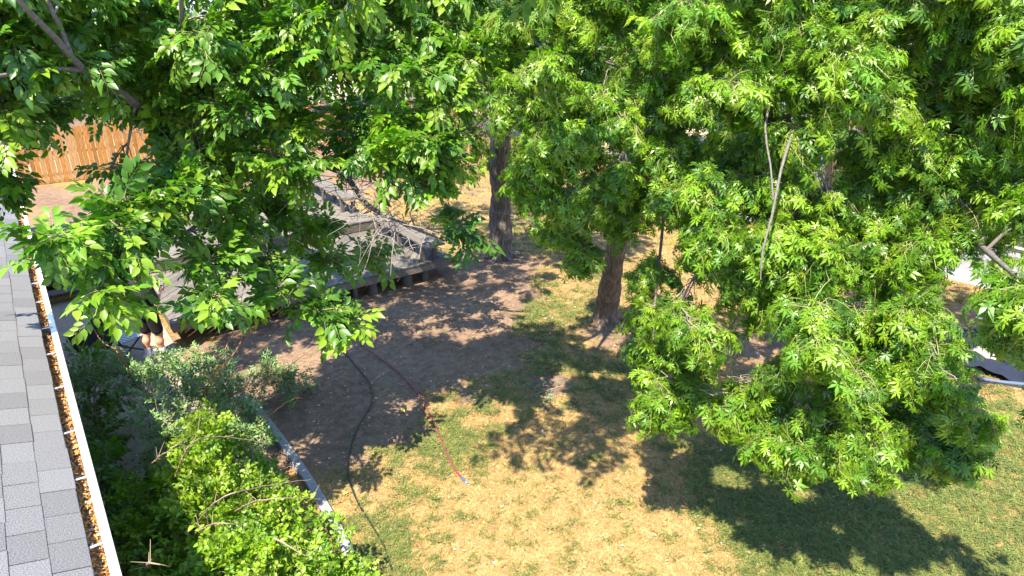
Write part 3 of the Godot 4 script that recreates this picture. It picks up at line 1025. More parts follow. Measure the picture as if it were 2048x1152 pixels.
var old_wood := []
func build_deck():
	for i in 5:
		var t := 0.085 + 0.014 * i
		old_wood.append(grain([[t * 0.55, t * 0.48, t * 0.42], [t, t * 0.89, t * 0.78], [t * 1.35, t * 1.2, t * 1.05]], Vector3(9, 9, 0.7), 0.9, 100 + i, 0.03, 2.0))
	var o = thing("wooden_deck", "weathered grey wooden deck on two levels of diagonal boards", "deck")
	var trunk_hole := PackedVector2Array()
	for i in 8: trunk_hole.append(Vector2(4.1, -17.5) + Vector2.from_angle(TAU * i / 8.0) * 0.5)
	var low = platform(o, "lower_platform", rect(1.6, -15.7, 7.55, -12.6), 0.5, Vector2(1, -1), [], old_wood)
	joist(low, Vector3(1.6, 0.385, -12.63), Vector3(7.53, 0.385, -12.63), 0.16, 0.04, old_wood[3])
	joist(low, Vector3(7.51, 0.385, -12.66), Vector3(7.51, 0.385, -15.6), 0.16, 0.04, old_wood[2])
	joist(low, Vector3(1.62, 0.385, -12.66), Vector3(1.62, 0.385, -15.6), 0.16, 0.04, old_wood[0])
	for z in [-13.5, -14.5]: joist(low, Vector3(1.7, 0.375, z), Vector3(7.4, 0.375, z), 0.16, 0.05, old_wood[0], "joist")
	for p in [[Vector3(5.62, 0, -12.65), 0.2], [Vector3(6.46, 0, -12.48), 0.24], [Vector3(5.21, 0, -12.75), 0.12], [Vector3(3.99, 0, -12.8), 0.2], [Vector3(2.83, 0, -12.93), 0.2], [Vector3(6.93, 0, -12.83), 0.16], [Vector3(6.19, 0, -13.37), 0.2]]:
		var mb := MB.new()
		var r: float = p[1] * 0.5
		var q: Vector3 = p[0]
		q.z = minf(q.z, -12.8)
		mb.tube([Vector3(0, -0.06, 0), Vector3(0.004, 0.1, 0), Vector3(0, 0.22, 0.004), Vector3(0.004, 0.31, 0)], [r * 1.06, r, r * 0.98, r], 9, bark_noise, 0.3)
		put("post", mb.mesh(old_wood[1]), low, Transform3D(Basis(Vector3.UP, rng.randf() * TAU), q))
	var up = platform(o, "upper_platform", rect(1.3, -19.6, 7.05, -15.5), 0.76, Vector2(1, 1), [trunk_hole], old_wood)
	joist(up, Vector3(1.32, 0.62, -15.53), Vector3(7.03, 0.62, -15.53), 0.21, 0.04, old_wood[1])
	joist(up, Vector3(7.03, 0.62, -15.56), Vector3(7.03, 0.62, -19.58), 0.21, 0.04, old_wood[1])
	for z in [-16.3, -18.6]: joist(up, Vector3(1.36, 0.6, z), Vector3(6.99, 0.6, z), 0.24, 0.05, old_wood[0], "joist")
	for x in [1.5, 3.2, 5.2, 6.9]:
		for z in [-16.3, -18.6]:
			var mb := MB.new()
			mb.box(Transform3D(Basis(), Vector3(0, 0.22, 0)), Vector3(0.14, 0.52, 0.14), 0.01)
			put("post", mb.mesh(old_wood[0]), up, Transform3D(Basis(), Vector3(x, 0, z)))
	var side = platform(o, "house_side_platform", rect(-0.5, -20.75, 1.28, -16.5), 0.52, Vector2(1, -1), [], old_wood)
	joist(side, Vector3(-0.5, 0.4, -16.53), Vector3(1.26, 0.4, -16.53), 0.17, 0.04, old_wood[0])
	for x in [-0.4, 1.15]:
		for z in [-16.7, -20.5]:
			var mb := MB.new()
			mb.box(Transform3D(Basis(), Vector3(0, 0.22, 0)), Vector3(0.12, 0.52, 0.12), 0.01)
			put("post", mb.mesh(old_wood[0]), side, Transform3D(Basis(), Vector3(x, 0, z)))
	var st = node("step", o)
	for i in 2: joist(st, Vector3(-0.45, 0.26, -16.13 - i * 0.15), Vector3(1.25, 0.26, -16.13 - i * 0.15), 0.035, 0.14, old_wood[1 + i], "board")
	for x in [-0.35, 1.15]: joist(st, Vector3(x, 0.14, -16.08), Vector3(x, 0.14, -16.36), 0.2, 0.05, old_wood[0], "bracket")
	# benches along the outer edge
	for e in [[7.02, -12.42, -15.35, 0.5, "low plank bench along the lower deck edge facing the tree trunks"], [6.78, -16.2, -19.45, 0.76, "plank bench along the upper deck edge near the fence"]]:
		var bn = thing("deck_bench", e[4], "bench", Vector3(e[0], e[3], e[1]), 0.0, "plank benches on the deck")
		var l: float = e[1] - e[2]
		for i in 3: joist(bn, Vector3(-0.16 + i * 0.16, 0.42, 0), Vector3(-0.16 + i * 0.16, 0.42, -l), 0.04, 0.145, old_wood[1 + i], "plank")
		for t in [0.12, 0.5, 0.88]:
			for x in [-0.15, 0.15]:
				var mb := MB.new()
				mb.box(Transform3D(Basis(), Vector3(x, 0.182, -l * t)), Vector3(0.09, 0.36, 0.09), 0.005)
				put("leg", mb.mesh(old_wood[1]), bn)
			joist(bn, Vector3(-0.21, 0.38, -l * t), Vector3(0.21, 0.38, -l * t), 0.04, 0.09, old_wood[0], "cleat")
	var pl = joist(self, Vector3(7.2, 0.525, -12.75), Vector3(7.45, 0.53, -13.3), 0.04, 0.14, old_wood[3], "loose_plank")
	tag(pl, "short loose grey plank lying on the deck corner", "plank")

# ================================================================== trees
func build_trees():
	var bark := grain([[0.05, 0.033, 0.022], [0.17, 0.12, 0.085], [0.3, 0.225, 0.165]], Vector3(2.6, 0.3, 2.6), 0.95, 150, 0.035, 4.0)
	var bark_dark := grain([[0.035, 0.028, 0.024], [0.12, 0.1, 0.085], [0.24, 0.2, 0.17]], Vector3(2.6, 0.3, 2.6), 0.95, 151, 0.035, 4.0)
	var limb_m := grain([[0.06, 0.05, 0.045], [0.12, 0.105, 0.1], [0.17, 0.155, 0.15]], Vector3(2, 2, 2), 0.9, 152, 0.04, 2.0)
	var twig_m := mat(0.17, 0.145, 0.13, 0.85)
	var stalk_m := mat(0.2, 0.22, 0.07, 0.7)
	var back := Color(0.75, 0.95, 0.35)
	# --- broad-leaved tree by the deck
	var lm := leaf_mat(back, 0.36)
	var broad := species("broad", 0.105, 9, 4, 6, lm, stalk_m)
	var tones := [Color(0.105, 0.235, 0.02), Color(0.145, 0.28, 0.022), Color(0.2, 0.33, 0.024), Color(0.075, 0.185, 0.024)]
	var base := Vector3(4.1, 0, -17.5)
	var t = thing("broadleaf_tree", "large broad-leaved tree whose low boughs hang over deck and gutter", "tree", base, 0.0, "yard trees")
	var tr := stem_path([base + Vector3.DOWN * 0.1, base + Vector3(0.02, 0.9, 0.05), Vector3(3.52, 2.5, -15.24), Vector3(3.5, 3.2, -14.55)], [0.3, 0.24, 0.2, 0.17])
	limb(t, "trunk", tr, bark_dark, 18, 0.16)
	root_flare(t, base, 0.26, bark_dark, 6)
	var bone := []
	var fork: Vector3 = tr[-1][0]
	var limbs := [
		[[fork, Vector3(2.27, 4.09, -11.13), Vector3(1.26, 4.81, -8.44), Vector3(0.99, 5.06, -7.9), Vector3(0.67, 5.33, -7.35), Vector3(0.5, 5.61, -7.08), Vector3(0.31, 5.88, -6.79), Vector3(0.18, 6.16, -6.59)], [0.12, 0.08, 0.045, 0.04, 0.034, 0.026, 0.02, 0.012]],
		[[Vector3(0.67, 5.33, -7.35), Vector3(0.38, 5.36, -7.17), Vector3(0.13, 5.34, -7.08), Vector3(-0.2, 5.33, -6.88)], [0.026, 0.021, 0.017, 0.01]],
		[[Vector3(0.59, 5.47, -7.22), Vector3(0.56, 5.7, -7.18), Vector3(0.51, 5.9, -7.08), Vector3(0.55, 6.33, -6.97)], [0.024, 0.019, 0.016, 0.01]],
		[[fork, Vector3(2.62, 4.33, -12.12), Vector3(1.74, 5.24, -8.4), Vector3(1.65, 5.62, -7.82), Vector3(1.62, 5.9, -7.53), Vector3(1.63, 6.68, -6.97)], [0.14, 0.07, 0.03, 0.026, 0.022, 0.014]],
		[[fork, Vector3(3.17, 4.1, -11.96), Vector3(3.1, 4.13, -9.77), Vector3(3.14, 3.98, -8.44), Vector3(3.25, 3.89, -7.93), Vector3(3.25, 3.65, -7.3), Vector3(3.45, 3.51, -6.93), Vector3(3.87, 3.28, -6.62)], [0.12, 0.085, 0.05, 0.042, 0.036, 0.03, 0.022, 0.01]],
		[[fork, Vector3(3.69, 4.47, -12.39), Vector3(4.18, 5.26, -10.7), Vector3(4.7, 5.76, -9.95), Vector3(5.02, 6.65, -9.2)], [0.14, 0.1, 0.08, 0.06, 0.03]],
		[[fork, Vector3(3.9, 3.87, -12.24), Vector3(4.64, 4.43, -10.42), Vector3(5.12, 4.53, -9.18), Vector3(5.53, 4.62, -8.72)], [0.11, 0.08, 0.055, 0.04, 0.02]],
		[[fork, Vector3(2.7, 3.21, -11.91), Vector3(1.98, 3.27, -9.66), Vector3(1.49, 3.38, -8.51), Vector3(0.91, 3.52, -7.58), Vector3(0.37, 3.64, -7.04)], [0.09, 0.055, 0.035, 0.025, 0.016, 0.008]],
		[[Vector3(1.98, 3.27, -9.66), Vector3(2.05, 2.96, -8.91), Vector3(2.09, 2.65, -8.13), Vector3(2.31, 2.45, -7.42), Vector3(2.7, 2.06, -7.09)], [0.032, 0.024, 0.017, 0.011, 0.006]]]
	for l in limbs:
		var path := stem_path(l[0], l[1], 0.16)
		limb(t, "limb", path, limb_m, 9, 0.08)
		for i in range(0, path.size(), 3): bone.append(path[i])
	# grey leafless twigs on the outer bough
	var dead := MB.new()
	for c in [[Vector3(3.26, 3.64, -7.29), 0.5, 18], [Vector3(3.45, 3.51, -6.93), 0.55, 20], [Vector3(3.26, 3.86, -7.81), 0.55, 18], [Vector3(3.73, 3.33, -6.72), 0.35, 10], [Vector3(3.15, 4.07, -9.96), 0.6, 12], [Vector3(1.11, 4.93, -8.88), 0.6, 12], [Vector3(3.27, 3.94, -9.14), 0.55, 14], [Vector3(2.67, 3.74, -9.93), 0.6, 12]]:
		for i in c[2]:
			var a: Vector3 = c[0] + Vector3(rng.randfn(), rng.randfn(), rng.randfn()) * 0.1
			var b: Vector3 = c[0] + Vector3(rng.randfn(), rng.randfn() * 0.7 - 0.3, rng.randfn()) * c[1] * 0.7
			var p := curve(a, b, 0.1, 5, 0.12)
			dead.tube(p, [0.007, 0.006, 0.005, 0.004, 0.0035, 0.002], 3, null, 0, false)
			for k in 2:
				var q: Vector3 = p[2 + k]
				dead.tube(curve(q, q + Vector3(rng.randfn(), rng.randfn(), rng.randfn()) * 0.16, 0.1, 3, 0.1), [0.004, 0.0035, 0.003, 0.0015], 3, null, 0, false)
	var dm := MB.new()
	dm.append_mesh(dead, t.transform.affine_inverse())
	tag(put("bare_twigs", dm.mesh(mat(0.25, 0.22, 0.21, 0.9)), t), "", "", "", "stuff")
	var clumps := [[0.54, 4.08, -6.56, 0.1, 1.08, 0.6], [0.7, 4.12, -6.81, 0.1, 1.08, 0.6], [0.93, 4.14, -7.05, 0.1, 1.08, 0.6], [1.34, 4.14, -7.36, 0.13, 1.08, 0.6], [1.72, 3.8, -7.84, 0.11, 1.08, 0.6], [0.46, 3.84, -6.5, 0.1, 1.08, 0.6], [0.33, 3.61, -6.3, 0.1, 1.08, 0.6], [0.66, 3.95, -6.9, 0.1, 1.08, 0.6], [1.1, 3.99, -7.24, 0.1, 1.08, 0.6], [1.17, 3.34, -6.36, 0.1, 1.08, 0.6], [1.33, 3.43, -7.03, 0.1, 1.08, 0.6], [1.54, 3.44, -7.38, 0.1, 1.08, 0.6], [1.98, 3.49, -7.95, 0.11, 1.08, 0.6], [1.46, 3.17, -7.04, 0.1, 1.08, 0.6], [2.05, 3.09, -7.8, 0.1, 1.08, 0.6], [2.02, 2.89, -7.19, 0.1, 1.08, 0.6], [2.5, 2.48, -7.28, 0.1, 1.08, 0.6], [2.82, 2.26, -7.19, 0.1, 1.08, 0.6], [2.75, 3.1, -8.4, 0.1, 1.08, 0.6], [2.73, 3.32, -9.01, 0.1, 1.08, 0.6], [3.08, 2.68, -8.41, 0.1, 1.08, 0.6], [3.75, 2.6, -8.53, 0.1, 1.08, 0.6], [2.75, 3.5, -9.32, 0.1, 1.08, 0.6], [2.39, 3.64, -8.93, 0.1, 1.08, 0.6], [3.99, 3.39, -6.53, 0.1, 1.08, 0.6], [3.65, 3.93, -6.76, 0.1, 1.08, 0.6], [3.85, 4.19, -6.58, 0.1, 1.08, 0.6], [3.53, 4.42, -6.95, 0.1, 1.08, 0.6], [3.26, 4.24, -7.58, 0.1, 1.08, 0.6], [2.3, 3.91, -9.28, 0.16, 1.08, 0.6], [1.84, 4.19, -8.93, 0.13, 1.08, 0.6], [1.35, 4.12, -8.5, 0.1, 1.08, 0.6], [0.89, 4.21, -8.08, 0.1, 1.08, 0.6], [3.4, 2.94, -9.21, 0.1, 1.08, 0.6], [0.14, 4.1, -6.34, 0.1, 1.08, 0.6]]
	var top := [[-0.32, 6.08, -7.85, 0.18], [0.04, 6.02, -7.37, 0.22], [0.26, 6.01, -7.4, 0.16], [0.69, 5.91, -7.54, 0.19], [1.22, 5.87, -8.13, 0.24], [1.93, 6.17, -8.47, 0.24], [2.03, 6.14, -8.07, 0.31], [2.58, 5.99, -8.22, 0.25], [3.06, 6.17, -7.56, 0.21], [3.62, 6.05, -7.46, 0.27], [4.18, 6.1, -7.52, 0.3], [4.45, 6, -7.04, 0.31], [-0.16, 5.72, -7.95, 0.19], [0.08, 5.6, -7.36, 0.21], [0.36, 5.6, -7.82, 0.25], [1.05, 5.68, -8.18, 0.27], [1.43, 5.62, -8.39, 0.34], [1.71, 5.57, -7.68, 0.27], [2.4, 5.41, -8.21, 0.24], [2.65, 5.55, -7.58, 0.24], [3.13, 5.73, -7.53, 0.29], [3.69, 5.68, -7.52, 0.32], [4.15, 5.6, -7.24, 0.32], [-0.41, 5.26, -7.4, 0.21], [-0.21, 5.19, -7.96, 0.19], [0.15, 5.4, -7.45, 0.22], [0.61, 5.37, -7.45, 0.21], [1.06, 5.17, -8.5, 0.3], [1.56, 5.14, -8.35, 0.2], [2.18, 5.05, -8.24, 0.32], [2.36, 5.23, -7.63, 0.26], [2.82, 5.32, -7.68, 0.2], [3.39, 5.32, -7.39, 0.2], [3.69, 5.21, -6.99, 0.29], [4.38, 5.28, -6.69, 0.22], [-0.41, 5.08, -7.89, 0.31], [-0.06, 5, -7.4, 0.16], [0.3, 4.96, -8.04, 0.2], [1.27, 4.89, -8.34, 0.19], [1.67, 4.57, -8.15, 0.29], [2.01, 4.82, -7.67, 0.28], [2.64, 4.6, -7.72, 0.21], [3.36, 4.45, -7.74, 0.32], [3.6, 4.63, -6.92, 0.24], [3.92, 4.9, -6.69, 0.2], [-0.76, 4.55, -8.05, 0.24], [-0.26, 4.37, -8.1, 0.23], [1.43, 4.38, -7.84, 0.29], [1.7, 4.23, -8.08, 0.31], [2.35, 4.31, -7.55, 0.29], [3.41, 4.29, -7.06, 0.31], [3.67, 4.43, -6.56, 0.18]]
	var rear := [[-0.26, 6.24, -10.73, 0.55, 1, 0.75], [0.55, 6.39, -10.14, 0.36, 1, 0.75], [1.71, 6.39, -10.67, 0.62, 1, 0.75], [2.31, 6.28, -10.97, 0.46, 1, 0.75], [3.19, 6.67, -10.82, 0.57, 1, 0.75], [4, 6.59, -10.14, 0.62, 1, 0.75], [5.07, 6.59, -9.83, 0.63, 1, 0.75], [0.03, 5.52, -10.22, 0.49, 1, 0.75], [0.94, 6.02, -10.39, 0.41, 1, 0.75], [1.35, 5.56, -10.36, 0.49, 1, 0.75], [2.75, 5.69, -10.4, 0.52, 1, 0.75], [3.54, 5.53, -10.1, 0.52, 1, 0.75], [4.57, 5.87, -10.34, 0.54, 1, 0.75], [5.72, 5.51, -9.65, 0.52, 1, 0.75], [-0.32, 5.09, -10.16, 0.52, 1, 0.75], [0.29, 5.03, -10.28, 0.59, 1, 0.75], [1.24, 4.68, -10.95, 0.47, 1, 0.75], [2.08, 4.57, -10.93, 0.44, 1, 0.75], [2.64, 4.96, -10.14, 0.43, 1, 0.75], [3.76, 4.69, -10.5, 0.64, 1, 0.75], [4.79, 4.64, -9.91, 0.44, 1, 0.75], [2.55, 3.83, -10.03, 0.48, 1, 0.75], [3.31, 4.11, -10.06, 0.46, 1, 0.75], [4.56, 4.27, -9.77, 0.5, 1, 0.75], [4.97, 4.04, -9.35, 0.51, 1, 0.75]]
	var high := [[3.03, 6.19, -4.46, 0.34, 1, 0.36], [3.4, 6.29, -4.31, 0.34, 1, 0.36], [2.67, 6.35, -4.67, 0.34, 1, 0.36], [3.66, 6.2, -4.1, 0.3, 1, 0.36], [2.5, 6.14, -5.23, 0.28, 1, 0.36], [3.09, 6.79, -4.59, 0.39, 1, 0.36], [2.55, 6.59, -4.01, 0.39, 1, 0.36], [1.99, 6.59, -4.42, 0.4, 1, 0.36], [2.89, 6.64, -3.76, 0.39, 1, 0.36], [1.47, 6.58, -4.73, 0.34, 1, 0.36]]
	grow(t, broad, bone, clumps + top + rear + high, {"tones": tones, "wood": twig_m, "subs": 19, "per_sub": 4, "flat": 0.55, "hang": 0.12, "droop": 0.12, "arch": 0.06, "bare": 0.25, "singles": 300})
	# --- silver maples
	var mm := leaf_mat(Color(0.8, 0.95, 0.3), 0.38)
	var maple := species("maple", 0.092, 11, 4, 7, mm, stalk_m)
	var mt := [Color(0.13, 0.27, 0.018), Color(0.18, 0.33, 0.02), Color(0.23, 0.37, 0.024), Color(0.085, 0.2, 0.02)]
	var mopt := {"tones": mt, "wood": twig_m, "subs": 26, "per_sub": 4, "flat": 0.8, "hang": 0.5, "droop": 0.55, "arch": 0.08, "sub_arch": 0.16, "bare": 0.25}
	# dark furrowed trunk behind the deck corner
	base = Vector3(9.16, 0, -13.02)
	t = thing("maple_tree", "maple with straight dark furrowed trunk standing near the deck corner", "tree", base, 0.0, "yard trees")
	tr = stem_path([base + Vector3.DOWN * 0.1, base + Vector3(0, 0.35, 0), Vector3(9.24, 1.45, -13.06), Vector3(9.13, 2.46, -12.94), Vector3(9.15, 3.6, -12.92), Vector3(9.3, 4.66, -12.96)], [0.36, 0.28, 0.245, 0.235, 0.22, 0.18])
	limb(t, "trunk", tr, bark_dark, 40, 0.34)
	root_flare(t, base, 0.26, bark_dark, 7)
	bone = []
	for l in [[[tr[-8][0], Vector3(9.38, 4.61, -12.15), Vector3(9.59, 5.33, -11.52), Vector3(9.72, 6.42, -10.75)], [0.16, 0.1, 0.08, 0.05]], [[tr[-8][0], Vector3(8.13, 4.63, -12.78), Vector3(7.51, 5.05, -12.73), Vector3(7.09, 5.72, -12.54), Vector3(6.68, 6.57, -12.29)], [0.15, 0.1, 0.08, 0.06, 0.04]], [[tr[-1][0], Vector3(9.1, 5.5, -12.67), Vector3(8.8, 7.01, -12.59)], [0.2, 0.15, 0.08]], [[tr[-14][0], Vector3(9.48, 3.58, -11.91), Vector3(9.84, 4.15, -11.19)], [0.1, 0.08, 0.05]]]:
		var path := stem_path(l[0], l[1], 0.2)
		limb(t, "limb", path, bark_dark, 9, 0.1)
		for i in range(0, path.size(), 2): bone.append(path[i])
	var o2 := mopt.duplicate()
	o2.subs = 21
	grow(t, maple, bone, [[6.66, 6.66, -12.81, 0.71], [7.17, 7.02, -11.84, 0.63], [8.16, 7.12, -11.61, 0.68], [9.05, 7.04, -10.78, 0.68], [9.61, 6.8, -10.31, 0.44], [7.09, 6.27, -11.93, 0.67], [7.82, 6.06, -11.51, 0.65], [8.45, 6.03, -11.46, 0.52], [9.43, 5.99, -10.74, 0.47], [6.6, 5.69, -12.21, 0.46], [7.2, 5.71, -12.07, 0.51], [8.44, 5.65, -11.47, 0.48], [8.91, 5.81, -11.01, 0.43], [9.82, 5.5, -10.29, 0.56], [7.46, 5.01, -12.34, 0.56], [7.8, 4.58, -11.68, 0.56], [8.65, 4.49, -11.04, 0.65], [9.5, 4.7, -10.58, 0.53], [6.17, 4.33, -12.2, 0.61], [7.08, 4.29, -11.72, 0.64], [8.27, 3.94, -11.12, 0.49], [8.69, 4.08, -10.75, 0.54], [9.83, 3.67, -10.62, 0.6], [6.56, 3.03, -11.87, 0.51], [7.35, 3.36, -11.64, 0.56], [8.81, 3.45, -10.43, 0.52], [8.66, 1.48, -10.9, 0.1], [7.11, 2.73, -12.24, 0.32], [7.38, 1.69, -12.36, 0.14], [7.15, 7.25, -15.19, 0.82], [9.56, 6.69, -14.28, 1.02], [11.07, 6.26, -12.79, 0.86], [9.18, 5.65, -14.53, 1.01], [9.79, 4.74, -14.24, 1.01], [11.68, 4.82, -11.91, 0.93], [7.53, 3.12, -15.27, 1.09], [9.35, 3.02, -14.09, 1.03], [10.42, 4.25, -12.96, 0.86]], o2)
	# sunlit leaning trunk
	base = Vector3(8.8, 0, -8.83)
	t = thing("maple_tree", "maple with sunlit brown leaning trunk standing in the lawn", "tree", base, 0.0, "yard trees")
	tr = stem_path([base + Vector3.DOWN * 0.1, base + Vector3(0.02, 0.3, -0.02), Vector3(8.54, 1.25, -8.48), Vector3(8.47, 2.15, -8.25), Vector3(8.48, 2.87, -8.09), Vector3(8.52, 3.57, -7.98)], [0.32, 0.215, 0.175, 0.155, 0.145, 0.13])
	limb(t, "trunk", tr, bark, 40, 0.34)
	root_flare(t, base, 0.2, bark, 7)
	bone = []
	fork = tr[-1][0]
	for l in [[[fork, Vector3(7.33, 4.06, -7.72), Vector3(6.29, 4.23, -7.33), Vector3(5.58, 4.05, -7.21)], [0.13, 0.08, 0.05, 0.02]], [[fork, Vector3(7.93, 4.63, -7.52), Vector3(7.02, 5.52, -7.11), Vector3(6.38, 6.46, -6.88)], [0.15, 0.1, 0.07, 0.04]], [[fork, Vector3(7.87, 4.41, -6.94), Vector3(7.2, 5.2, -6.01), Vector3(6.76, 6.21, -5.63)], [0.13, 0.09, 0.06, 0.03]], [[fork, Vector3(7.07, 3.84, -6.16), Vector3(5.71, 3.56, -4.93), Vector3(5.21, 2.93, -4.51), Vector3(4.88, 2.44, -4.19)], [0.06, 0.035, 0.018, 0.011, 0.005]], [[tr[-9][0], Vector3(7.28, 2.97, -7.71), Vector3(6.31, 2.95, -7.18)], [0.07, 0.05, 0.02]]]:
		var path := stem_path(l[0], l[1], 0.2)
		limb(t, "limb", path, limb_m, 8, 0.1)
		for i in range(0, path.size(), 2): bone.append(path[i])
	var oa := mopt.duplicate()
	oa.singles = 300
	grow(t, maple, bone, [[4.47, 6.26, -6, 0.19], [4.91, 6.3, -5.65, 0.12], [5.25, 6.28, -5.33, 0.18], [5.57, 6.46, -5.16, 0.15], [5.71, 6.4, -4.96, 0.14], [4.8, 5.9, -5.76, 0.16], [5.25, 5.98, -5.76, 0.2], [5.15, 6.13, -5, 0.14], [5.61, 6.08, -4.85, 0.12], [4.51, 5.76, -6.07, 0.2], [4.97, 5.75, -5.66, 0.17], [5.46, 5.8, -5.65, 0.15], [5.14, 5.61, -4.55, 0.15], [5.65, 5.59, -4.54, 0.14], [4.44, 5.25, -5.55, 0.17], [5.14, 5.33, -5.75, 0.14], [5.46, 5.35, -5.15, 0.2], [5.41, 5.27, -4.76, 0.12], [4.33, 5.02, -5.85, 0.15], [4.61, 5.08, -5.45, 0.2], [5.12, 4.92, -5.43, 0.13], [5.67, 4.94, -4.97, 0.16], [5.91, 5.03, -4.84, 0.19], [4.47, 4.71, -5.5, 0.12], [4.66, 4.61, -5.18, 0.21], [5.13, 4.76, -5.01, 0.13], [5.67, 4.51, -4.85, 0.22], [4.65, 4.08, -5.94, 0.19], [4.89, 4.41, -5.47, 0.17], [4.95, 4.32, -4.88, 0.12], [5.38, 4.46, -4.65, 0.15], [5.8, 4.21, -4.67, 0.15], [4.64, 3.96, -5.54, 0.16], [4.66, 4.09, -5.12, 0.21], [5.37, 3.97, -5.07, 0.24], [5.18, 4.18, -4.34, 0.12], [4.43, 4.33, -5.72, 0.12], [4.69, 3.58, -5.51, 0.11], [4.84, 3.35, -5.28, 0.1], [4.68, 4.86, -5.64, 0.14], [5.47, 3.62, -5.37, 0.11], [4.79, 5.49, -6.4, 0.19], [5.35, 3.19, -4.67, 0.15], [5.14, 2.82, -4.51, 0.13], [4.93, 2.48, -4.34, 0.1], [4.82, 2.22, -4.07, 0.1], [5.12, 2.55, -4.17, 0.12], [4.47, 4.2, -5.65, 0.1], [6.1, 6.5, -7.48, 0.36], [7.22, 6.01, -7, 0.41], [6.59, 5.47, -7.18, 0.38], [7.34, 5.62, -6.88, 0.35], [6.39, 4.54, -7.58, 0.37], [6.76, 4.86, -6.73, 0.4], [6.94, 3.53, -6.82, 0.32], [7.19, 3.65, -6.56, 0.42]], oa)
	# twin-stemmed maple to the right of it
	base = Vector3(11.92, 0, -6.26)
	t = thing("maple_tree", "wide spreading maple with twin stems and branches drooping to the grass", "tree", base, 0.0, "yard trees")
	tr = stem_path([base + Vector3.DOWN * 0.1, base + Vector3(0, 0.4, 0), Vector3(10.52, 2.16, -5.85), Vector3(10.04, 3.52, -5.73), Vector3(9.82, 4.26, -5.56), Vector3(9.72, 4.91, -5.47)], [0.5, 0.36, 0.3, 0.24, 0.2, 0.17])
	limb(t, "trunk", tr, bark, 24, 0.2)
	root_flare(t, base, 0.36, bark, 7)
	var tr2 := stem_path([Vector3(10.6, 1.83, -5.7), Vector3(10.71, 2.71, -5.61), Vector3(10.58, 3.48, -5.58), Vector3(10.58, 4.49, -5.49)], [0.24, 0.2, 0.17, 0.13])
	limb(t, "trunk", tr2, bark, 18, 0.2)
	bone = []
	fork = tr[-1][0]
	for l in [[[fork, Vector3(8.46, 5.54, -5.33), Vector3(6.97, 5.79, -5.04), Vector3(6.05, 6.26, -4.92)], [0.14, 0.1, 0.06, 0.03]], [[fork, Vector3(8.8, 5.55, -4.73), Vector3(7.52, 6.18, -4.16)], [0.13, 0.09, 0.05]], [[tr2[-1][0], Vector3(9.47, 4.78, -4.15), Vector3(8.96, 4.8, -3.26), Vector3(8.54, 4.81, -2.63), Vector3(7.72, 4.93, -1.86)], [0.12, 0.07, 0.05, 0.04, 0.03]], [[tr[-9][0], Vector3(7.48, 5, -4.55), Vector3(5.9, 4.88, -3.62), Vector3(5.22, 4.57, -3.27), Vector3(4.97, 4.25, -3.13), Vector3(4.8, 4, -3.06), Vector3(4.74, 3.77, -3)], [0.09, 0.04, 0.015, 0.012, 0.01, 0.008, 0.004]], [[Vector3(6.38, 5.31, -4.1), Vector3(5.72, 5.1, -3.78), Vector3(5.34, 4.87, -3.56), Vector3(5.18, 4.6, -3.35), Vector3(5.03, 4.36, -3.18)], [0.014, 0.012, 0.01, 0.008, 0.006]], [[tr[-9][0], Vector3(8.18, 3.79, -4.56), Vector3(6.69, 3.53, -3.69), Vector3(5.84, 3.31, -3.1), Vector3(5.43, 3.1, -2.76)], [0.09, 0.06, 0.035, 0.02, 0.01]], [[tr2[-6][0], Vector3(9.11, 3.3, -4.3), Vector3(7.85, 2.93, -3.26), Vector3(7.06, 2.58, -2.54), Vector3(6.42, 2.21, -2.11)], [0.09, 0.07, 0.045, 0.028, 0.012]], [[tr2[-6][0], Vector3(8.51, 3.85, -3.44), Vector3(6.96, 3.86, -2.29), Vector3(5.52, 4.08, -1.48)], [0.07, 0.05, 0.03, 0.012]]]:
		var path := stem_path(l[0], l[1], 0.18)
		limb(t, "limb", path, limb_m, 8, 0.1)
		for i in range(0, path.size(), 2): bone.append(path[i])
	var ob := mopt.duplicate()
	ob.singles = 300
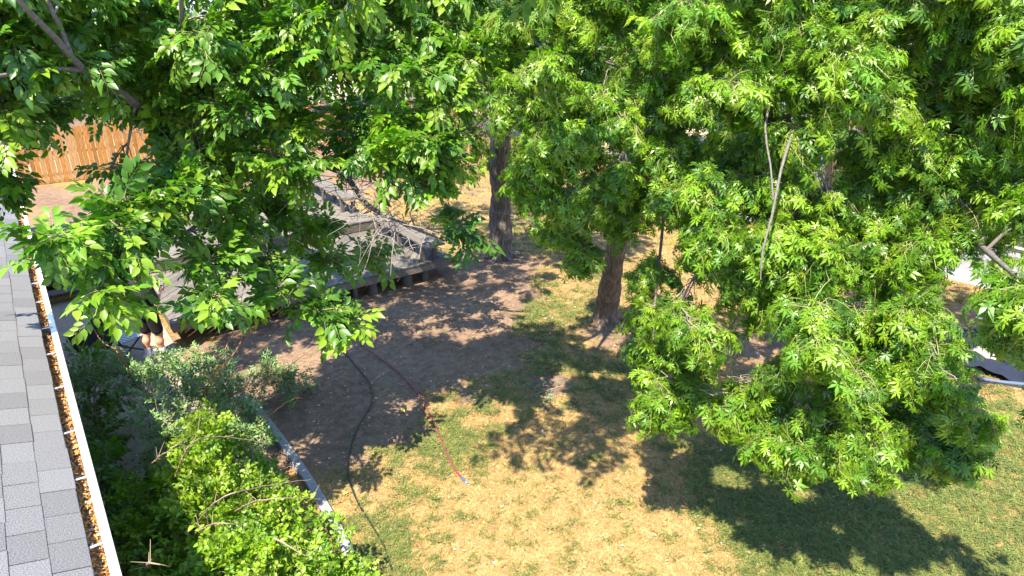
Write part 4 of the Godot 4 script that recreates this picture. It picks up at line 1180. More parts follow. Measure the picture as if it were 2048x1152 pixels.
	grow(t, maple, bone, [[5.47, 6.25, -4.65, 0.25], [5.35, 6.38, -3.89, 0.14], [6.06, 6.31, -4.06, 0.24], [5.98, 6.26, -3.52, 0.2], [5.95, 6.24, -3.27, 0.24], [6.14, 6.34, -2.87, 0.16], [6.31, 6.24, -2.6, 0.14], [6.65, 6.27, -2.44, 0.17], [6.67, 6.38, -2.16, 0.19], [7.25, 6.25, -1.93, 0.22], [5.36, 5.97, -4.07, 0.13], [5.59, 5.98, -3.92, 0.16], [5.73, 5.91, -3.51, 0.13], [6.21, 6.04, -3.49, 0.16], [6.38, 5.96, -3.04, 0.16], [6.83, 6.07, -2.85, 0.18], [6.55, 5.95, -2.55, 0.26], [6.62, 6.08, -2.23, 0.19], [6.7, 5.91, -1.89, 0.18], [4.97, 5.83, -4.26, 0.16], [5.71, 5.6, -4.04, 0.26], [5.63, 5.76, -3.55, 0.24], [6.15, 5.83, -3.5, 0.19], [5.95, 5.76, -3.08, 0.12], [6.76, 5.75, -3.12, 0.17], [6.65, 5.79, -2.54, 0.24], [6.55, 5.75, -2.2, 0.19], [6.74, 5.64, -2.03, 0.18], [6.96, 5.84, -1.75, 0.25], [5.59, 5.47, -4.51, 0.17], [5.58, 5.29, -3.71, 0.16], [5.81, 5.37, -3.37, 0.21], [5.71, 5.48, -3.11, 0.21], [6.85, 5.34, -3.09, 0.16], [7.02, 5.38, -2.97, 0.29], [6.83, 5.48, -2.5, 0.21], [7.23, 5.5, -2.18, 0.26], [7.14, 5.37, -1.83, 0.19], [5.17, 5.17, -4.11, 0.21], [5.19, 5.2, -3.82, 0.18], [6.07, 4.86, -3.87, 0.27], [5.74, 5.2, -3.28, 0.18], [6.24, 5.1, -3, 0.19], [7.05, 4.97, -2.98, 0.28], [7.23, 5.15, -2.69, 0.2], [7.23, 5.11, -2.34, 0.19], [6.79, 5.22, -1.96, 0.25], [7.01, 5.21, -1.66, 0.27], [5.82, 4.55, -4.26, 0.16], [5.94, 4.54, -3.93, 0.26], [5.66, 4.8, -3.45, 0.15], [6.76, 4.62, -3.3, 0.21], [6.7, 4.72, -2.9, 0.25], [7.21, 4.8, -2.72, 0.25], [6.88, 4.8, -2.4, 0.17], [7.2, 4.74, -2.14, 0.18], [7.22, 4.85, -1.89, 0.18], [5.05, 4.37, -3.9, 0.13], [5.61, 4.28, -3.94, 0.15], [5.71, 4.29, -3.59, 0.17], [6, 4.24, -3.25, 0.21], [6.73, 4.31, -3.19, 0.29], [7.07, 4.38, -2.93, 0.19], [6.9, 4.27, -2.52, 0.27], [6.98, 4.35, -2.1, 0.17], [7.15, 4.46, -1.93, 0.28], [6.95, 4.54, -1.56, 0.21], [5.02, 3.95, -3.66, 0.17], [5.44, 3.93, -3.37, 0.14], [6.06, 3.85, -3.23, 0.15], [6.7, 3.94, -3.15, 0.24], [6.85, 4.06, -2.84, 0.19], [6.98, 3.89, -2.55, 0.19], [6.69, 4.27, -1.78, 0.17], [5.36, 3.66, -4.07, 0.15], [5.43, 3.6, -3.63, 0.17], [5.59, 3.66, -3.31, 0.21], [5.74, 3.77, -2.96, 0.2], [6.63, 3.65, -2.96, 0.26], [6.59, 3.79, -2.55, 0.16], [4.92, 3.14, -3.93, 0.14], [5.72, 3.34, -3.41, 0.27], [5.28, 3.47, -2.75, 0.23], [6.1, 3.18, -2.8, 0.16], [6.12, 3.36, -2.34, 0.18], [4.68, 3.11, -3.53, 0.14], [4.97, 3.31, -2.49, 0.16], [6.26, 3.01, -2.59, 0.22], [6.05, 3.1, -2.11, 0.26], [5.5, 2.84, -2.38, 0.12], [5.98, 2.85, -2.38, 0.19], [5.94, 2.88, -1.84, 0.16], [5.35, 2.29, -3.19, 0.15], [5.36, 2.76, -3, 0.15], [5.29, 3.24, -2.7, 0.14], [5.61, 2.75, -2.51, 0.16], [5.32, 2.39, -2.65, 0.12], [5.54, 2.36, -2.39, 0.13], [5.2, 2.18, -2.85, 0.1], [5.27, 2.34, -3.37, 0.1], [5.67, 2.24, -2.21, 0.1], [6.01, 2.29, -2.03, 0.1], [6.1, 2.28, -1.74, 0.1], [6.18, 2.29, -2.25, 0.1], [6.63, 2.36, -2.1, 0.1], [5.37, 1.75, -4.23, 0.11], [5.52, 2.17, -4.06, 0.14], [5.43, 2.11, -2.57, 0.1], [5.12, 4.1, -1.37, 0.1], [4.99, 4.18, -1.15, 0.14], [5.19, 3.93, -1.3, 0.1], [5.28, 4.4, -1.09, 0.23], [6.26, 2.99, -1.15, 0.21, 1, 0.22], [5.79, 3.88, -0.9, 0.26, 1, 0.22], [6.54, 2.55, -0.88, 0.23, 1, 0.22], [5.83, 3.33, -0.62, 0.23, 1, 0.22], [5.45, 3.97, -0.49, 0.24, 1, 0.22], [6.25, 2.78, -0.48, 0.21, 1, 0.22], [5.04, 2.14, -2.84, 0.1, 1, 0.5], [5.15, 2.11, -2.6, 0.1, 1, 0.5], [5.41, 2.13, -2.37, 0.1, 1, 0.5], [5.52, 2.18, -2.16, 0.1, 1, 0.5], [5.91, 2.25, -1.89, 0.1, 1, 0.5], [6.1, 2.25, -1.66, 0.1, 1, 0.5], [5.13, 2.11, -3.35, 0.1, 1, 0.5], [4.71, 2.04, -4.02, 0.1, 1, 0.5], [4.88, 2.05, -3.83, 0.1, 1, 0.5], [5.01, 2.24, -3.65, 0.1, 1, 0.5], [6.54, 2.43, -1.73, 0.1, 1, 0.5], [7.39, 6.31, -5.67, 0.51, 1, 0.8], [7.68, 6.42, -5.5, 0.38, 1, 0.8], [7.91, 6.26, -4.66, 0.43, 1, 0.8], [8.66, 6.57, -3.79, 0.46, 1, 0.8], [9.39, 6.33, -3.5, 0.39, 1, 0.8], [8.99, 6.45, -2.82, 0.52, 1, 0.8], [7.41, 5.63, -5.17, 0.48, 1, 0.8], [8.42, 5.76, -4.88, 0.44, 1, 0.8], [8.35, 5.97, -4.3, 0.33, 1, 0.8], [9.25, 5.61, -3.74, 0.55, 1, 0.8], [9.44, 5.88, -2.95, 0.44, 1, 0.8], [7.36, 5, -5.56, 0.45, 1, 0.8], [8.38, 5.17, -5.08, 0.34, 1, 0.8], [8.5, 5.18, -4.65, 0.55, 1, 0.8], [9.44, 5.13, -3.89, 0.44, 1, 0.8], [9.58, 4.81, -3.34, 0.52, 1, 0.8], [9.56, 4.87, -2.4, 0.54, 1, 0.8], [7.75, 3.99, -5.2, 0.49, 1, 0.8], [8.56, 4.24, -4.05, 0.54, 1, 0.8], [9.18, 4.61, -3.59, 0.56, 1, 0.8], [9.19, 4.66, -2.73, 0.34, 1, 0.8], [7.46, 3.28, -5.47, 0.5, 1, 0.8], [7.62, 3.41, -4.95, 0.5, 1, 0.8], [8.42, 3.32, -3.85, 0.53, 1, 0.8], [9.15, 3.85, -3.01, 0.35, 1, 0.8], [7.48, 2.43, -4.81, 0.39, 1, 0.8], [8.13, 2.88, -4.62, 0.39, 1, 0.8], [8.36, 2.9, -3.59, 0.39, 1, 0.8], [7.49, 2.27, -3.65, 0.47, 1, 0.8], [8.62, 1.97, -3.04, 0.4, 1, 0.8]], ob)
	# dark tree on the boundary
	base = Vector3(14.6, 0, -7.6)
	t = thing("boundary_tree", "dark shaded maple between the lawn and the white walled house", "tree", base, 0.0, "yard trees")
	tr = stem_path([base + Vector3.DOWN * 0.1, base + Vector3(0, 1.5, 0), base + Vector3(0.1, 3.0, 0.2), base + Vector3(-0.1, 4.6, 0.1)], [0.3, 0.24, 0.2, 0.14])
	limb(t, "trunk", tr, bark_dark, 14, 0.18)
	bone = []
	for i in range(tr.size() / 2, tr.size(), 4): bone.append(tr[i])
	o2 = o2.duplicate()
	o2.subs = 12
	grow(t, maple, bone, [[11.65, 7.1, -6.7, 0.73], [11.87, 6.88, -5.83, 0.66], [12.06, 6.83, -4.96, 0.66], [12.25, 6.55, -4.16, 0.49], [12.34, 6.74, -3.37, 0.59], [12.02, 6, -6.12, 0.67], [12.15, 6.24, -5, 0.54], [12.7, 6.38, -4.31, 0.45], [12.82, 6.28, -3.94, 0.59], [12.53, 5.93, -3.02, 0.55], [12.09, 5.24, -6.18, 0.64], [12.52, 5.23, -4.76, 0.66], [12.6, 5.5, -4.05, 0.6], [12.9, 5.5, -3.44, 0.51], [12.21, 4.74, -5.87, 0.7], [12.23, 4.9, -5, 0.53], [12.26, 4.97, -3.99, 0.48], [12.35, 4.72, -3.01, 0.68], [13.1, 4.87, -2.99, 0.67], [11.78, 3.89, -5.59, 0.61], [12.16, 4.05, -5.26, 0.45], [12.66, 3.74, -4.31, 0.59], [12.32, 4.13, -3.36, 0.59], [13.02, 3.95, -2.91, 0.57], [11.96, 2.87, -5.07, 0.51], [12.53, 2.86, -4.28, 0.65], [12.64, 3.16, -3.48, 0.57], [12.31, 3.36, -2.95, 0.54], [12.87, 3.38, -2.19, 0.51], [11.67, 2.99, -3.42, 0.27], [11.77, 2.24, -3.47, 0.14], [11.82, 2.59, -3.64, 0.14]], o2)
	# trees beyond the fence
	var far_sp := species("coarse", 0.17, 9, 2, 6, lm, twig_m)
	var fb := [[-3.0, -33.0, 6.5, "tree with pale green crown beyond the low fence end"], [6.0, -34.0, 8.0, "tall full crowned tree beyond the tall fence section"], [12.5, -32.5, 8.5, "round crowned tree beyond the fence behind the dark furrowed trunk"], [19.5, -27.0, 9.0, "broad dark tree at the far corner of the fence"], [20.5, -18.0, 8.5, "tall leafy tree beside the white walled house"], [27.0, -34.0, 10.0, "tallest far tree beside the pale pink house"]]
	for f in fb:
		base = Vector3(f[0], -0.06, f[1])
		t = thing("background_tree", f[3], "tree", base, 0.0, "trees beyond the yard")
		tr = stem_path([base + Vector3.DOWN * 0.1, base + Vector3(0.1, 1.4, 0), base + Vector3(0, f[2] * 0.6, 0.1)], [0.25, 0.2, 0.1], 0.25)
		limb(t, "trunk", tr, bark_dark, 10, 0.15)
		bone = []
		for i in range(tr.size() / 2, tr.size(), 2): bone.append(tr[i])
		var cl := []
		for i in 26:
			var dv := Vector3(rng.randfn(), rng.randfn(), rng.randfn()).normalized()
			var rr := pow(rng.randf(), 0.5)
			cl.append([f[0] + dv.x * 2.7 * rr, maxf(1.3, f[2] * 0.55 + dv.y * f[2] * 0.42 * rr), f[1] + dv.z * 2.7 * rr, rng.randf_range(0.6, 1.0)])
		grow(t, far_sp, bone, cl, {"tones": [tones[0], tones[1], mt[0], tones[3]], "subs": 9, "per_sub": 4, "flat": 0.8, "hang": 0.2, "scale": 1.15})

# ================================================================== shrubs in the bed
func build_shrubs():
	var twig_m := mat(0.34, 0.27, 0.2, 0.85)
	var green_twig := mat(0.25, 0.26, 0.12, 0.8)
	var lm := leaf_mat(Color(0.85, 0.95, 0.3), 0.4)
	var oval := species("oval", 0.06, 12, 3, 6, lm, green_twig)
	var narrow := species("narrow", 0.06, 14, 3, 6, leaf_mat(Color(0.4, 0.6, 0.35), 0.4), twig_m)
	var broad := species("broad", 0.1, 8, 2, 5, lm, green_twig)
	var defs := [
		["shrub", "rounded bright yellow-green shrub filling the bed beside the kerb", oval, [Color(0.14, 0.28, 0.018), Color(0.2, 0.34, 0.02), Color(0.26, 0.39, 0.024)],
			[[0.27, 0.6, -4.2, 0.4], [0.87, 0.8, -4.4, 0.45], [1.32, 0.65, -4.7, 0.4], [0.22, 0.65, -5.2, 0.4], [0.82, 1.0, -5.3, 0.45], [1.37, 0.75, -5.5, 0.38], [0.32, 0.6, -6.1, 0.4], [0.87, 0.95, -6.2, 0.45], [1.37, 0.6, -6.3, 0.35], [1.02, 0.7, -3.7, 0.45], [0.42, 0.55, -3.4, 0.45], [1.57, 0.5, -5.0, 0.28], [0.72, 0.85, -6.9, 0.38], [1.27, 0.55, -7.0, 0.32], [1.52, 0.45, -4.2, 0.32], [1.17, 0.85, -5.0, 0.35], [0.57, 0.85, -4.8, 0.35], [0.57, 0.85, -5.8, 0.35], [1.12, 0.8, -5.9, 0.35], [0.12, 0.6, -4.6, 0.38], [0.12, 0.65, -5.7, 0.38], [0.12, 0.75, -6.6, 0.36], [0.12, 0.5, -3.7, 0.4], [0.12, 0.7, -7.3, 0.34], [1.02, 0.95, -7.3, 0.34], [0.72, 1.15, -4.6, 0.3], [0.75, 1.2, -5.2, 0.3], [0.72, 1.15, -6.2, 0.3], [0.78, 1.1, -6.9, 0.3], [1.1, 1.1, -7.5, 0.3]], 300, 22, 7, 0.0],
		["shrub", "grey-green narrow-leaved shrub below the black clothed person", narrow, [Color(0.12, 0.225, 0.06), Color(0.165, 0.28, 0.085), Color(0.09, 0.18, 0.05)],
			[[0.75, 0.75, -7.9, 0.4], [1.25, 0.6, -7.8, 0.35], [1.6, 0.45, -7.9, 0.35], [0.7, 1.0, -8.5, 0.42], [1.2, 0.85, -8.6, 0.42], [1.65, 0.55, -8.6, 0.35], [0.75, 0.95, -9.3, 0.4], [1.3, 0.9, -9.4, 0.42], [1.75, 0.5, -9.3, 0.32], [0.5, 0.8, -10.1, 0.35], [1.25, 0.7, -10.2, 0.4], [1.75, 0.55, -10.0, 0.35], [2.4, 0.35, -9.9, 0.25], [2.75, 0.25, -9.7, 0.22], [0.2, 1.2, -9.9, 0.22]], 0, 20, 7, 0.3],
		["shrub", "dark leafy plant in the shade against the house wall", broad, [Color(0.085, 0.2, 0.018), Color(0.12, 0.24, 0.02)],
			[[0.15, 0.6, -6.9, 0.35], [0.3, 0.5, -7.6, 0.35], [0.1, 0.65, -8.3, 0.32], [0.0, 0.55, -9.2, 0.32], [0.05, 0.5, -10.2, 0.35], [0.1, 0.6, -11.0, 0.3], [0.25, 0.35, -6.2, 0.35], [0.2, 0.35, -5.3, 0.35], [0.25, 0.3, -4.5, 0.35]], 0, 14, 5, 0.0]]
	for d in defs:
		var c: Array = d[4]
		var base := Vector3.ZERO
		for e in c: base += Vector3(e[0], 0, e[2]) / c.size()
		var t = thing(d[0], d[1], "shrub", base, 0.0, "shrubs in the bed")
		var bone := []
		for e in c:
			if rng.randf() < 0.8:
				var g := Vector3(e[0] * 0.85 + rng.randfn(0, 0.1), 0, e[2] + rng.randfn(0, 0.15))
				var path := stem_path([g + Vector3.DOWN * 0.05, g.lerp(Vector3(e[0], e[1], e[2]), 0.5) + Vector3(rng.randfn(0, 0.06), 0.03, rng.randfn(0, 0.06)), Vector3(e[0], e[1] - 0.1, e[2])], [0.016, 0.012, 0.008])
				limb(t, "stem", path, twig_m, 6, 0.1)
				for q in path: bone.append(q)
		grow(t, d[2], bone, c, {"tones": d[3], "subs": d[6], "per_sub": d[7], "flat": 0.8, "hang": 0.05, "rise": 0.35, "droop": -0.25 if d[2] != broad else 0.1, "bare": 0.35, "thick": 0.6, "singles": d[5]})
		# long canes that stick out of the crown
		var canes := []
		if d[2] == oval: canes = [[Vector3(0.6, 0.7, -7.47), Vector3(0.6, 2.47, -5.37), Vector3(0.85, 2.4, -5.53), Vector3(1.31, 2.04, -5.69)], [Vector3(0.65, 0.8, -6.54), Vector3(0.65, 2.44, -4.61), Vector3(0.97, 2.33, -4.72), Vector3(1.43, 2.06, -4.92)], [Vector3(0.56, 0.8, -6.38), Vector3(0.55, 2.5, -4.29), Vector3(0.76, 2.36, -4.27)], [Vector3(0.89, 2.27, -4.17), Vector3(0.97, 2.2, -4.09), Vector3(1.06, 2.13, -4.01)], [Vector3(0.97, 0.9, -6.35), Vector3(0.93, 2.31, -4.59), Vector3(1.39, 2.11, -4.57)], [Vector3(0.11, 0.6, -6.41), Vector3(0.1, 2.74, -3.87), Vector3(0.19, 2.69, -3.83)], [Vector3(0.4, 0.7, -8.01), Vector3(0.45, 2.38, -5.57), Vector3(0.8, 2.27, -5.93)]]
		elif d[2] == narrow: canes = [[Vector3(1.3, 0.5, -9.43), Vector3(1.33, 1.89, -7.72), Vector3(1.7, 2.24, -8.05), Vector3(1.97, 2.69, -8.29)], [Vector3(1.33, 0.5, -9.4), Vector3(1.36, 1.93, -7.62), Vector3(1.81, 2.15, -7.87), Vector3(2.07, 2.45, -7.94)], [Vector3(1.4, 1.92, -7.67), Vector3(1.69, 2.09, -7.86), Vector3(1.81, 2.28, -8.04)], [Vector3(1.78, 0.3, -8.66), Vector3(1.68, 1.53, -6.98), Vector3(1.97, 1.53, -7.14), Vector3(2.13, 1.48, -7.19)], [Vector3(0.68, 0.5, -10.65), Vector3(0.45, 2.21, -8.09), Vector3(0.31, 2.37, -8.27), Vector3(0.25, 2.61, -8.59)], [Vector3(0.43, 2.24, -8.1), Vector3(0.42, 2.37, -8.27), Vector3(0.43, 2.41, -8.4)], [Vector3(1.55, 0.5, -9.49), Vector3(1.77, 1.6, -7.59), Vector3(2.57, 1.77, -7.81)]]
		var cm := mat(0.3, 0.13, 0.06, 0.8) if d[2] == narrow else mat(0.24, 0.17, 0.12, 0.8)
		for p in canes:
			var rad := []
			for i in p.size(): rad.append(lerpf(0.0085, 0.002, float(i) / (p.size() - 1)))
			var cp := stem_path(p, rad, 0.05)
			for e in cp.size(): cp[e][0] += Vector3(rng.randfn(), rng.randfn(), rng.randfn()) * 0.003
			limb(t, "cane", cp, cm, 6, 0.15)
			for k in 5:
				var e: Array = cp[rng.randi_range(cp.size() / 2, cp.size() - 1)]
				var q: Vector3 = e[0] + Vector3(rng.randfn(), absf(rng.randfn()) + 0.3, rng.randfn()) * 0.06
				limb(t, "cane", [[e[0], 0.003], [e[0].lerp(q, 0.5), 0.0025], [q, 0.0015]], cm, 4, 0.0)

# ================================================================== the person
func build_person():
	var base := Vector3(1.21, 0.04, -12.35)
	var p = thing("person", "person in black shirt and shorts with white socks, forearms raised, by the deck", "person", base, 0.632)   # local +x faces out over the yard
	var V := func(x, y, z): return Vector3(x, y, z)
	# joints: +x forward, +z to the person's right
	var hipL: Vector3 = V.call(0.0, 0.88, -0.09)
	var hipR: Vector3 = V.call(0.0, 0.88, 0.09)
	var knL: Vector3 = V.call(0.03, 0.47, -0.11)
	var knR: Vector3 = V.call(0.07, 0.47, 0.11)
	var anL: Vector3 = V.call(-0.05, 0.08, -0.12)
	var anR: Vector3 = V.call(0.06, 0.08, 0.13)
	var chest: Vector3 = V.call(-0.01, 1.22, 0)
	var neck: Vector3 = V.call(0.0, 1.42, 0)
	var shL: Vector3 = V.call(-0.01, 1.36, -0.19)
	var shR: Vector3 = V.call(-0.01, 1.36, 0.19)
	var elL: Vector3 = V.call(0.05, 1.09, -0.24)
	var elR: Vector3 = V.call(0.05, 1.09, 0.24)
	var wrL: Vector3 = V.call(0.28, 1.2, -0.12)
	var wrR: Vector3 = V.call(0.28, 1.2, 0.12)
	var sk := mat(0.5, 0.24, 0.16, 0.55)
	var m := MB.new()
	var torso := [[V.call(0, 0.93, -0.06), 0.115, V.call(0, 0.93, 0.06), 0.115], [V.call(0, 0.95, 0), 0.12, chest, 0.125], [V.call(0, 1.22, -0.09), 0.1, V.call(0, 1.22, 0.09), 0.1], [V.call(0, 1.33, -0.15), 0.065, V.call(0, 1.33, 0.15), 0.065], [neck, 0.055, V.call(0.02, 1.5, 0), 0.052]]
	var arms := [[shL, 0.055, elL, 0.043], [shR, 0.055, elR, 0.043], [elL, 0.042, wrL, 0.028], [elR, 0.042, wrR, 0.028]]
	var legs := [[hipL, 0.095, knL, 0.062], [hipR, 0.095, knR, 0.062], [knL, 0.058, knL.lerp(anL, 0.35) + Vector3(-0.02, 0, 0), 0.06], [knL.lerp(anL, 0.35) + Vector3(-0.02, 0, 0), 0.06, anL, 0.038], [knR, 0.058, knR.lerp(anR, 0.35) + Vector3(-0.02, 0, 0), 0.06], [knR.lerp(anR, 0.35) + Vector3(-0.02, 0, 0), 0.06, anR, 0.038], [anL, 0.04, anL + Vector3(0.14, -0.045, -0.01), 0.03], [anR, 0.04, anR + Vector3(0.14, -0.045, 0.01), 0.03]]
	skin(torso + arms + legs, 0.02, 0.04, m)
	# head, looking down at what the hands hold
	var hc: Vector3 = V.call(0.05, 1.58, 0)
	var head := [[hc + Vector3(-0.02, 0.03, 0), 0.088, hc + Vector3(0.01, 0.01, 0), 0.085], [hc + Vector3(0.03, -0.03, 0), 0.068, hc + Vector3(0.05, -0.075, 0), 0.045], [hc + Vector3(0.085, -0.005, 0), 0.012, hc + Vector3(0.11, -0.035, 0), 0.015], [hc + Vector3(0.08, -0.07, -0.02), 0.011, hc + Vector3(0.08, -0.07, 0.02), 0.011], [hc + Vector3(0.0, 0.01, -0.09), 0.018, hc + Vector3(0.0, -0.02, -0.088), 0.014], [hc + Vector3(0.0, 0.01, 0.09), 0.018, hc + Vector3(0.0, -0.02, 0.088), 0.014], [hc + Vector3(0.078, 0.025, -0.045), 0.014, hc + Vector3(0.086, 0.025, -0.02), 0.012], [hc + Vector3(0.078, 0.025, 0.045), 0.014, hc + Vector3(0.086, 0.025, 0.02), 0.012], [hc + Vector3(-0.02, -0.05, 0), 0.055, V.call(0.01, 1.46, 0), 0.055]]
	skin(head, 0.009, 0.015, m)
	# hands closed on the controller
	for s in [-1.0, 1.0]:
		var w: Vector3 = wrL if s < 0 else wrR
		var fin := []
		var palm := w + Vector3(0.06, 0.015, -s * 0.02)
		fin.append([w, 0.027, palm, 0.024])
		for i in 4:
			var r0 := palm + Vector3(0.018, -0.012 + 0.0, 0) + Vector3(0, 0.026 - i * 0.018, s * 0.006)
			var l: float = [0.034, 0.038, 0.035, 0.028][i]
			var k1 := r0 + Vector3(l, 0.004, -s * 0.012)
			var k2 := k1 + Vector3(l * 0.3, -0.002, -s * l * 0.75)
			var k3 := k2 + Vector3(-l * 0.45, -0.003, -s * l * 0.45)
			fin.append([palm, 0.013, r0, 0.0095]); fin.append([r0, 0.0095, k1, 0.009]); fin.append([k1, 0.009, k2, 0.0085]); fin.append([k2, 0.0085, k3, 0.0075])
		var th := w + Vector3(0.03, 0.03, -s * 0.022)
		fin.append([w + Vector3(0.02, 0.01, 0), 0.015, th, 0.012]); fin.append([th, 0.012, th + Vector3(0.035, 0.018, -s * 0.02), 0.0105]); fin.append([th + Vector3(0.035, 0.018, -s * 0.02), 0.0105, th + Vector3(0.055, 0.012, -s * 0.036), 0.0085])
		skin(fin, 0.005, 0.006, m)
	put("body", m.mesh(sk), p)
	var eyes := mat(0.03, 0.02, 0.02, 0.2)
	for s in [-1.0, 1.0]:
		var e := MB.new()
		skin([[hc + Vector3(0.083, 0.012, s * 0.032), 0.009, hc + Vector3(0.083, 0.012, s * 0.026), 0.009]], 0.004, 0.002, e)
		put("eye", e.mesh(eyes), p)
	var black := grain([[0.003, 0.003, 0.004], [0.008, 0.008, 0.01]], Vector3.ONE * 6, 0.95, 170, 0.05, 2.0)
	var shirt := MB.new()
	skin([[V.call(0, 0.9, -0.07), 0.145, V.call(0, 0.9, 0.07), 0.145], [V.call(0, 0.95, 0), 0.145, chest, 0.145], [V.call(0, 1.22, -0.09), 0.118, V.call(0, 1.22, 0.09), 0.118], [V.call(0, 1.34, -0.15), 0.08, V.call(0, 1.34, 0.15), 0.08], [shL, 0.075, shL.lerp(elL, 0.72), 0.07], [shR, 0.075, shR.lerp(elR, 0.72), 0.07]], 0.02, 0.03, shirt)
	put("shirt", shirt.mesh(black), p)
	var shorts := MB.new()
	skin([[hipL + Vector3(0, 0.02, 0), 0.12, hipL.lerp(knL, 0.78), 0.1], [hipR + Vector3(0, 0.02, 0), 0.12, hipR.lerp(knR, 0.78), 0.1], [hipL, 0.12, hipR, 0.12]], 0.02, 0.02, shorts)
	put("shorts", shorts.mesh(black), p)
	var sockm := mat(0.75, 0.76, 0.82, 0.9)
	var shoem := mat(0.6, 0.6, 0.64, 0.7)
	for s in [0, 1]:
		var a: Vector3 = [anL, anR][s]
		var kn: Vector3 = [knL, knR][s]
		var sk2 := MB.new()
		skin([[a + Vector3(0, -0.01, 0), 0.05, a.lerp(kn, 0.28) + Vector3(-0.008, 0, 0), 0.054]], 0.012, 0.01, sk2)
		put("sock", sk2.mesh(sockm), p)
		var sh := MB.new()
		skin([[a + Vector3(-0.04, -0.04, 0), 0.046, a + Vector3(0.08, -0.045, 0), 0.046], [a + Vector3(0.08, -0.045, 0), 0.046, a + Vector3(0.17, -0.055, 0), 0.034]], 0.012, 0.02, sh)
		put("shoe", sh.mesh(shoem), p)
	var cap := MB.new()
	skin([[hc + Vector3(-0.025, 0.05, 0), 0.1, hc + Vector3(0.01, 0.035, 0), 0.097], [hc + Vector3(0.09, 0.04, -0.04), 0.012, hc + Vector3(0.09, 0.04, 0.04), 0.012], [hc + Vector3(0.15, 0.028, -0.025), 0.01, hc + Vector3(0.15, 0.028, 0.025), 0.01], [hc + Vector3(0.08, 0.042, 0), 0.014, hc + Vector3(0.16, 0.027, 0), 0.009]], 0.011, 0.03, cap)
	tag(put("cap", cap.mesh(mat(0.42, 0.16, 0.17, 0.9)), p), "faded red cap")
	var hair := MB.new()
	skin([[hc + Vector3(-0.06, 0.0, -0.03), 0.06, hc + Vector3(-0.06, 0.0, 0.03), 0.06], [hc + Vector3(-0.06, 0.0, 0), 0.06, hc + Vector3(-0.06, -0.06, 0), 0.045]], 0.012, 0.02, hair)
	put("hair", hair.mesh(mat(0.02, 0.014, 0.01, 0.6)), p)
	# the controller in the hands
	var ctl = thing("remote_control", "small dark grey remote control held in both hands of the person", "controller", base, 0.632)
	var cb := MB.new()
	cb.box(Transform3D(Basis(Vector3.BACK, 0.35), Vector3(0.372, 1.22, 0)), Vector3(0.1, 0.035, 0.2), 0.008)
	put("body", cb.mesh(mat(0.06, 0.06, 0.065, 0.5)), ctl)
	cb = MB.new()
	cb.box(Transform3D(Basis(Vector3.BACK, 0.35), Vector3(0.366, 1.24, 0)), Vector3(0.07, 0.006, 0.13))
	put("screen", cb.mesh(mat(0.02, 0.025, 0.03, 0.1)), ctl)
	for s in [-1.0, 1.0]:
		cb = MB.new()
		cb.tube([Vector3(0.41, 1.24, s * 0.075), Vector3(0.46, 1.3, s * 0.085)], [0.006, 0.006], 8)
		put("antenna", cb.mesh(mat(0.05, 0.05, 0.05, 0.5)), ctl)

# ================================================================== things lying and standing about
func rod(parent, called: String, pts: Array, r: float, m: Material, sides := 8):
	var rs := []
	for p in pts: rs.append(r)
	var mb := MB.new()
	mb.tube(pts, rs, sides)
	return put(called, mb.mesh(m), parent)

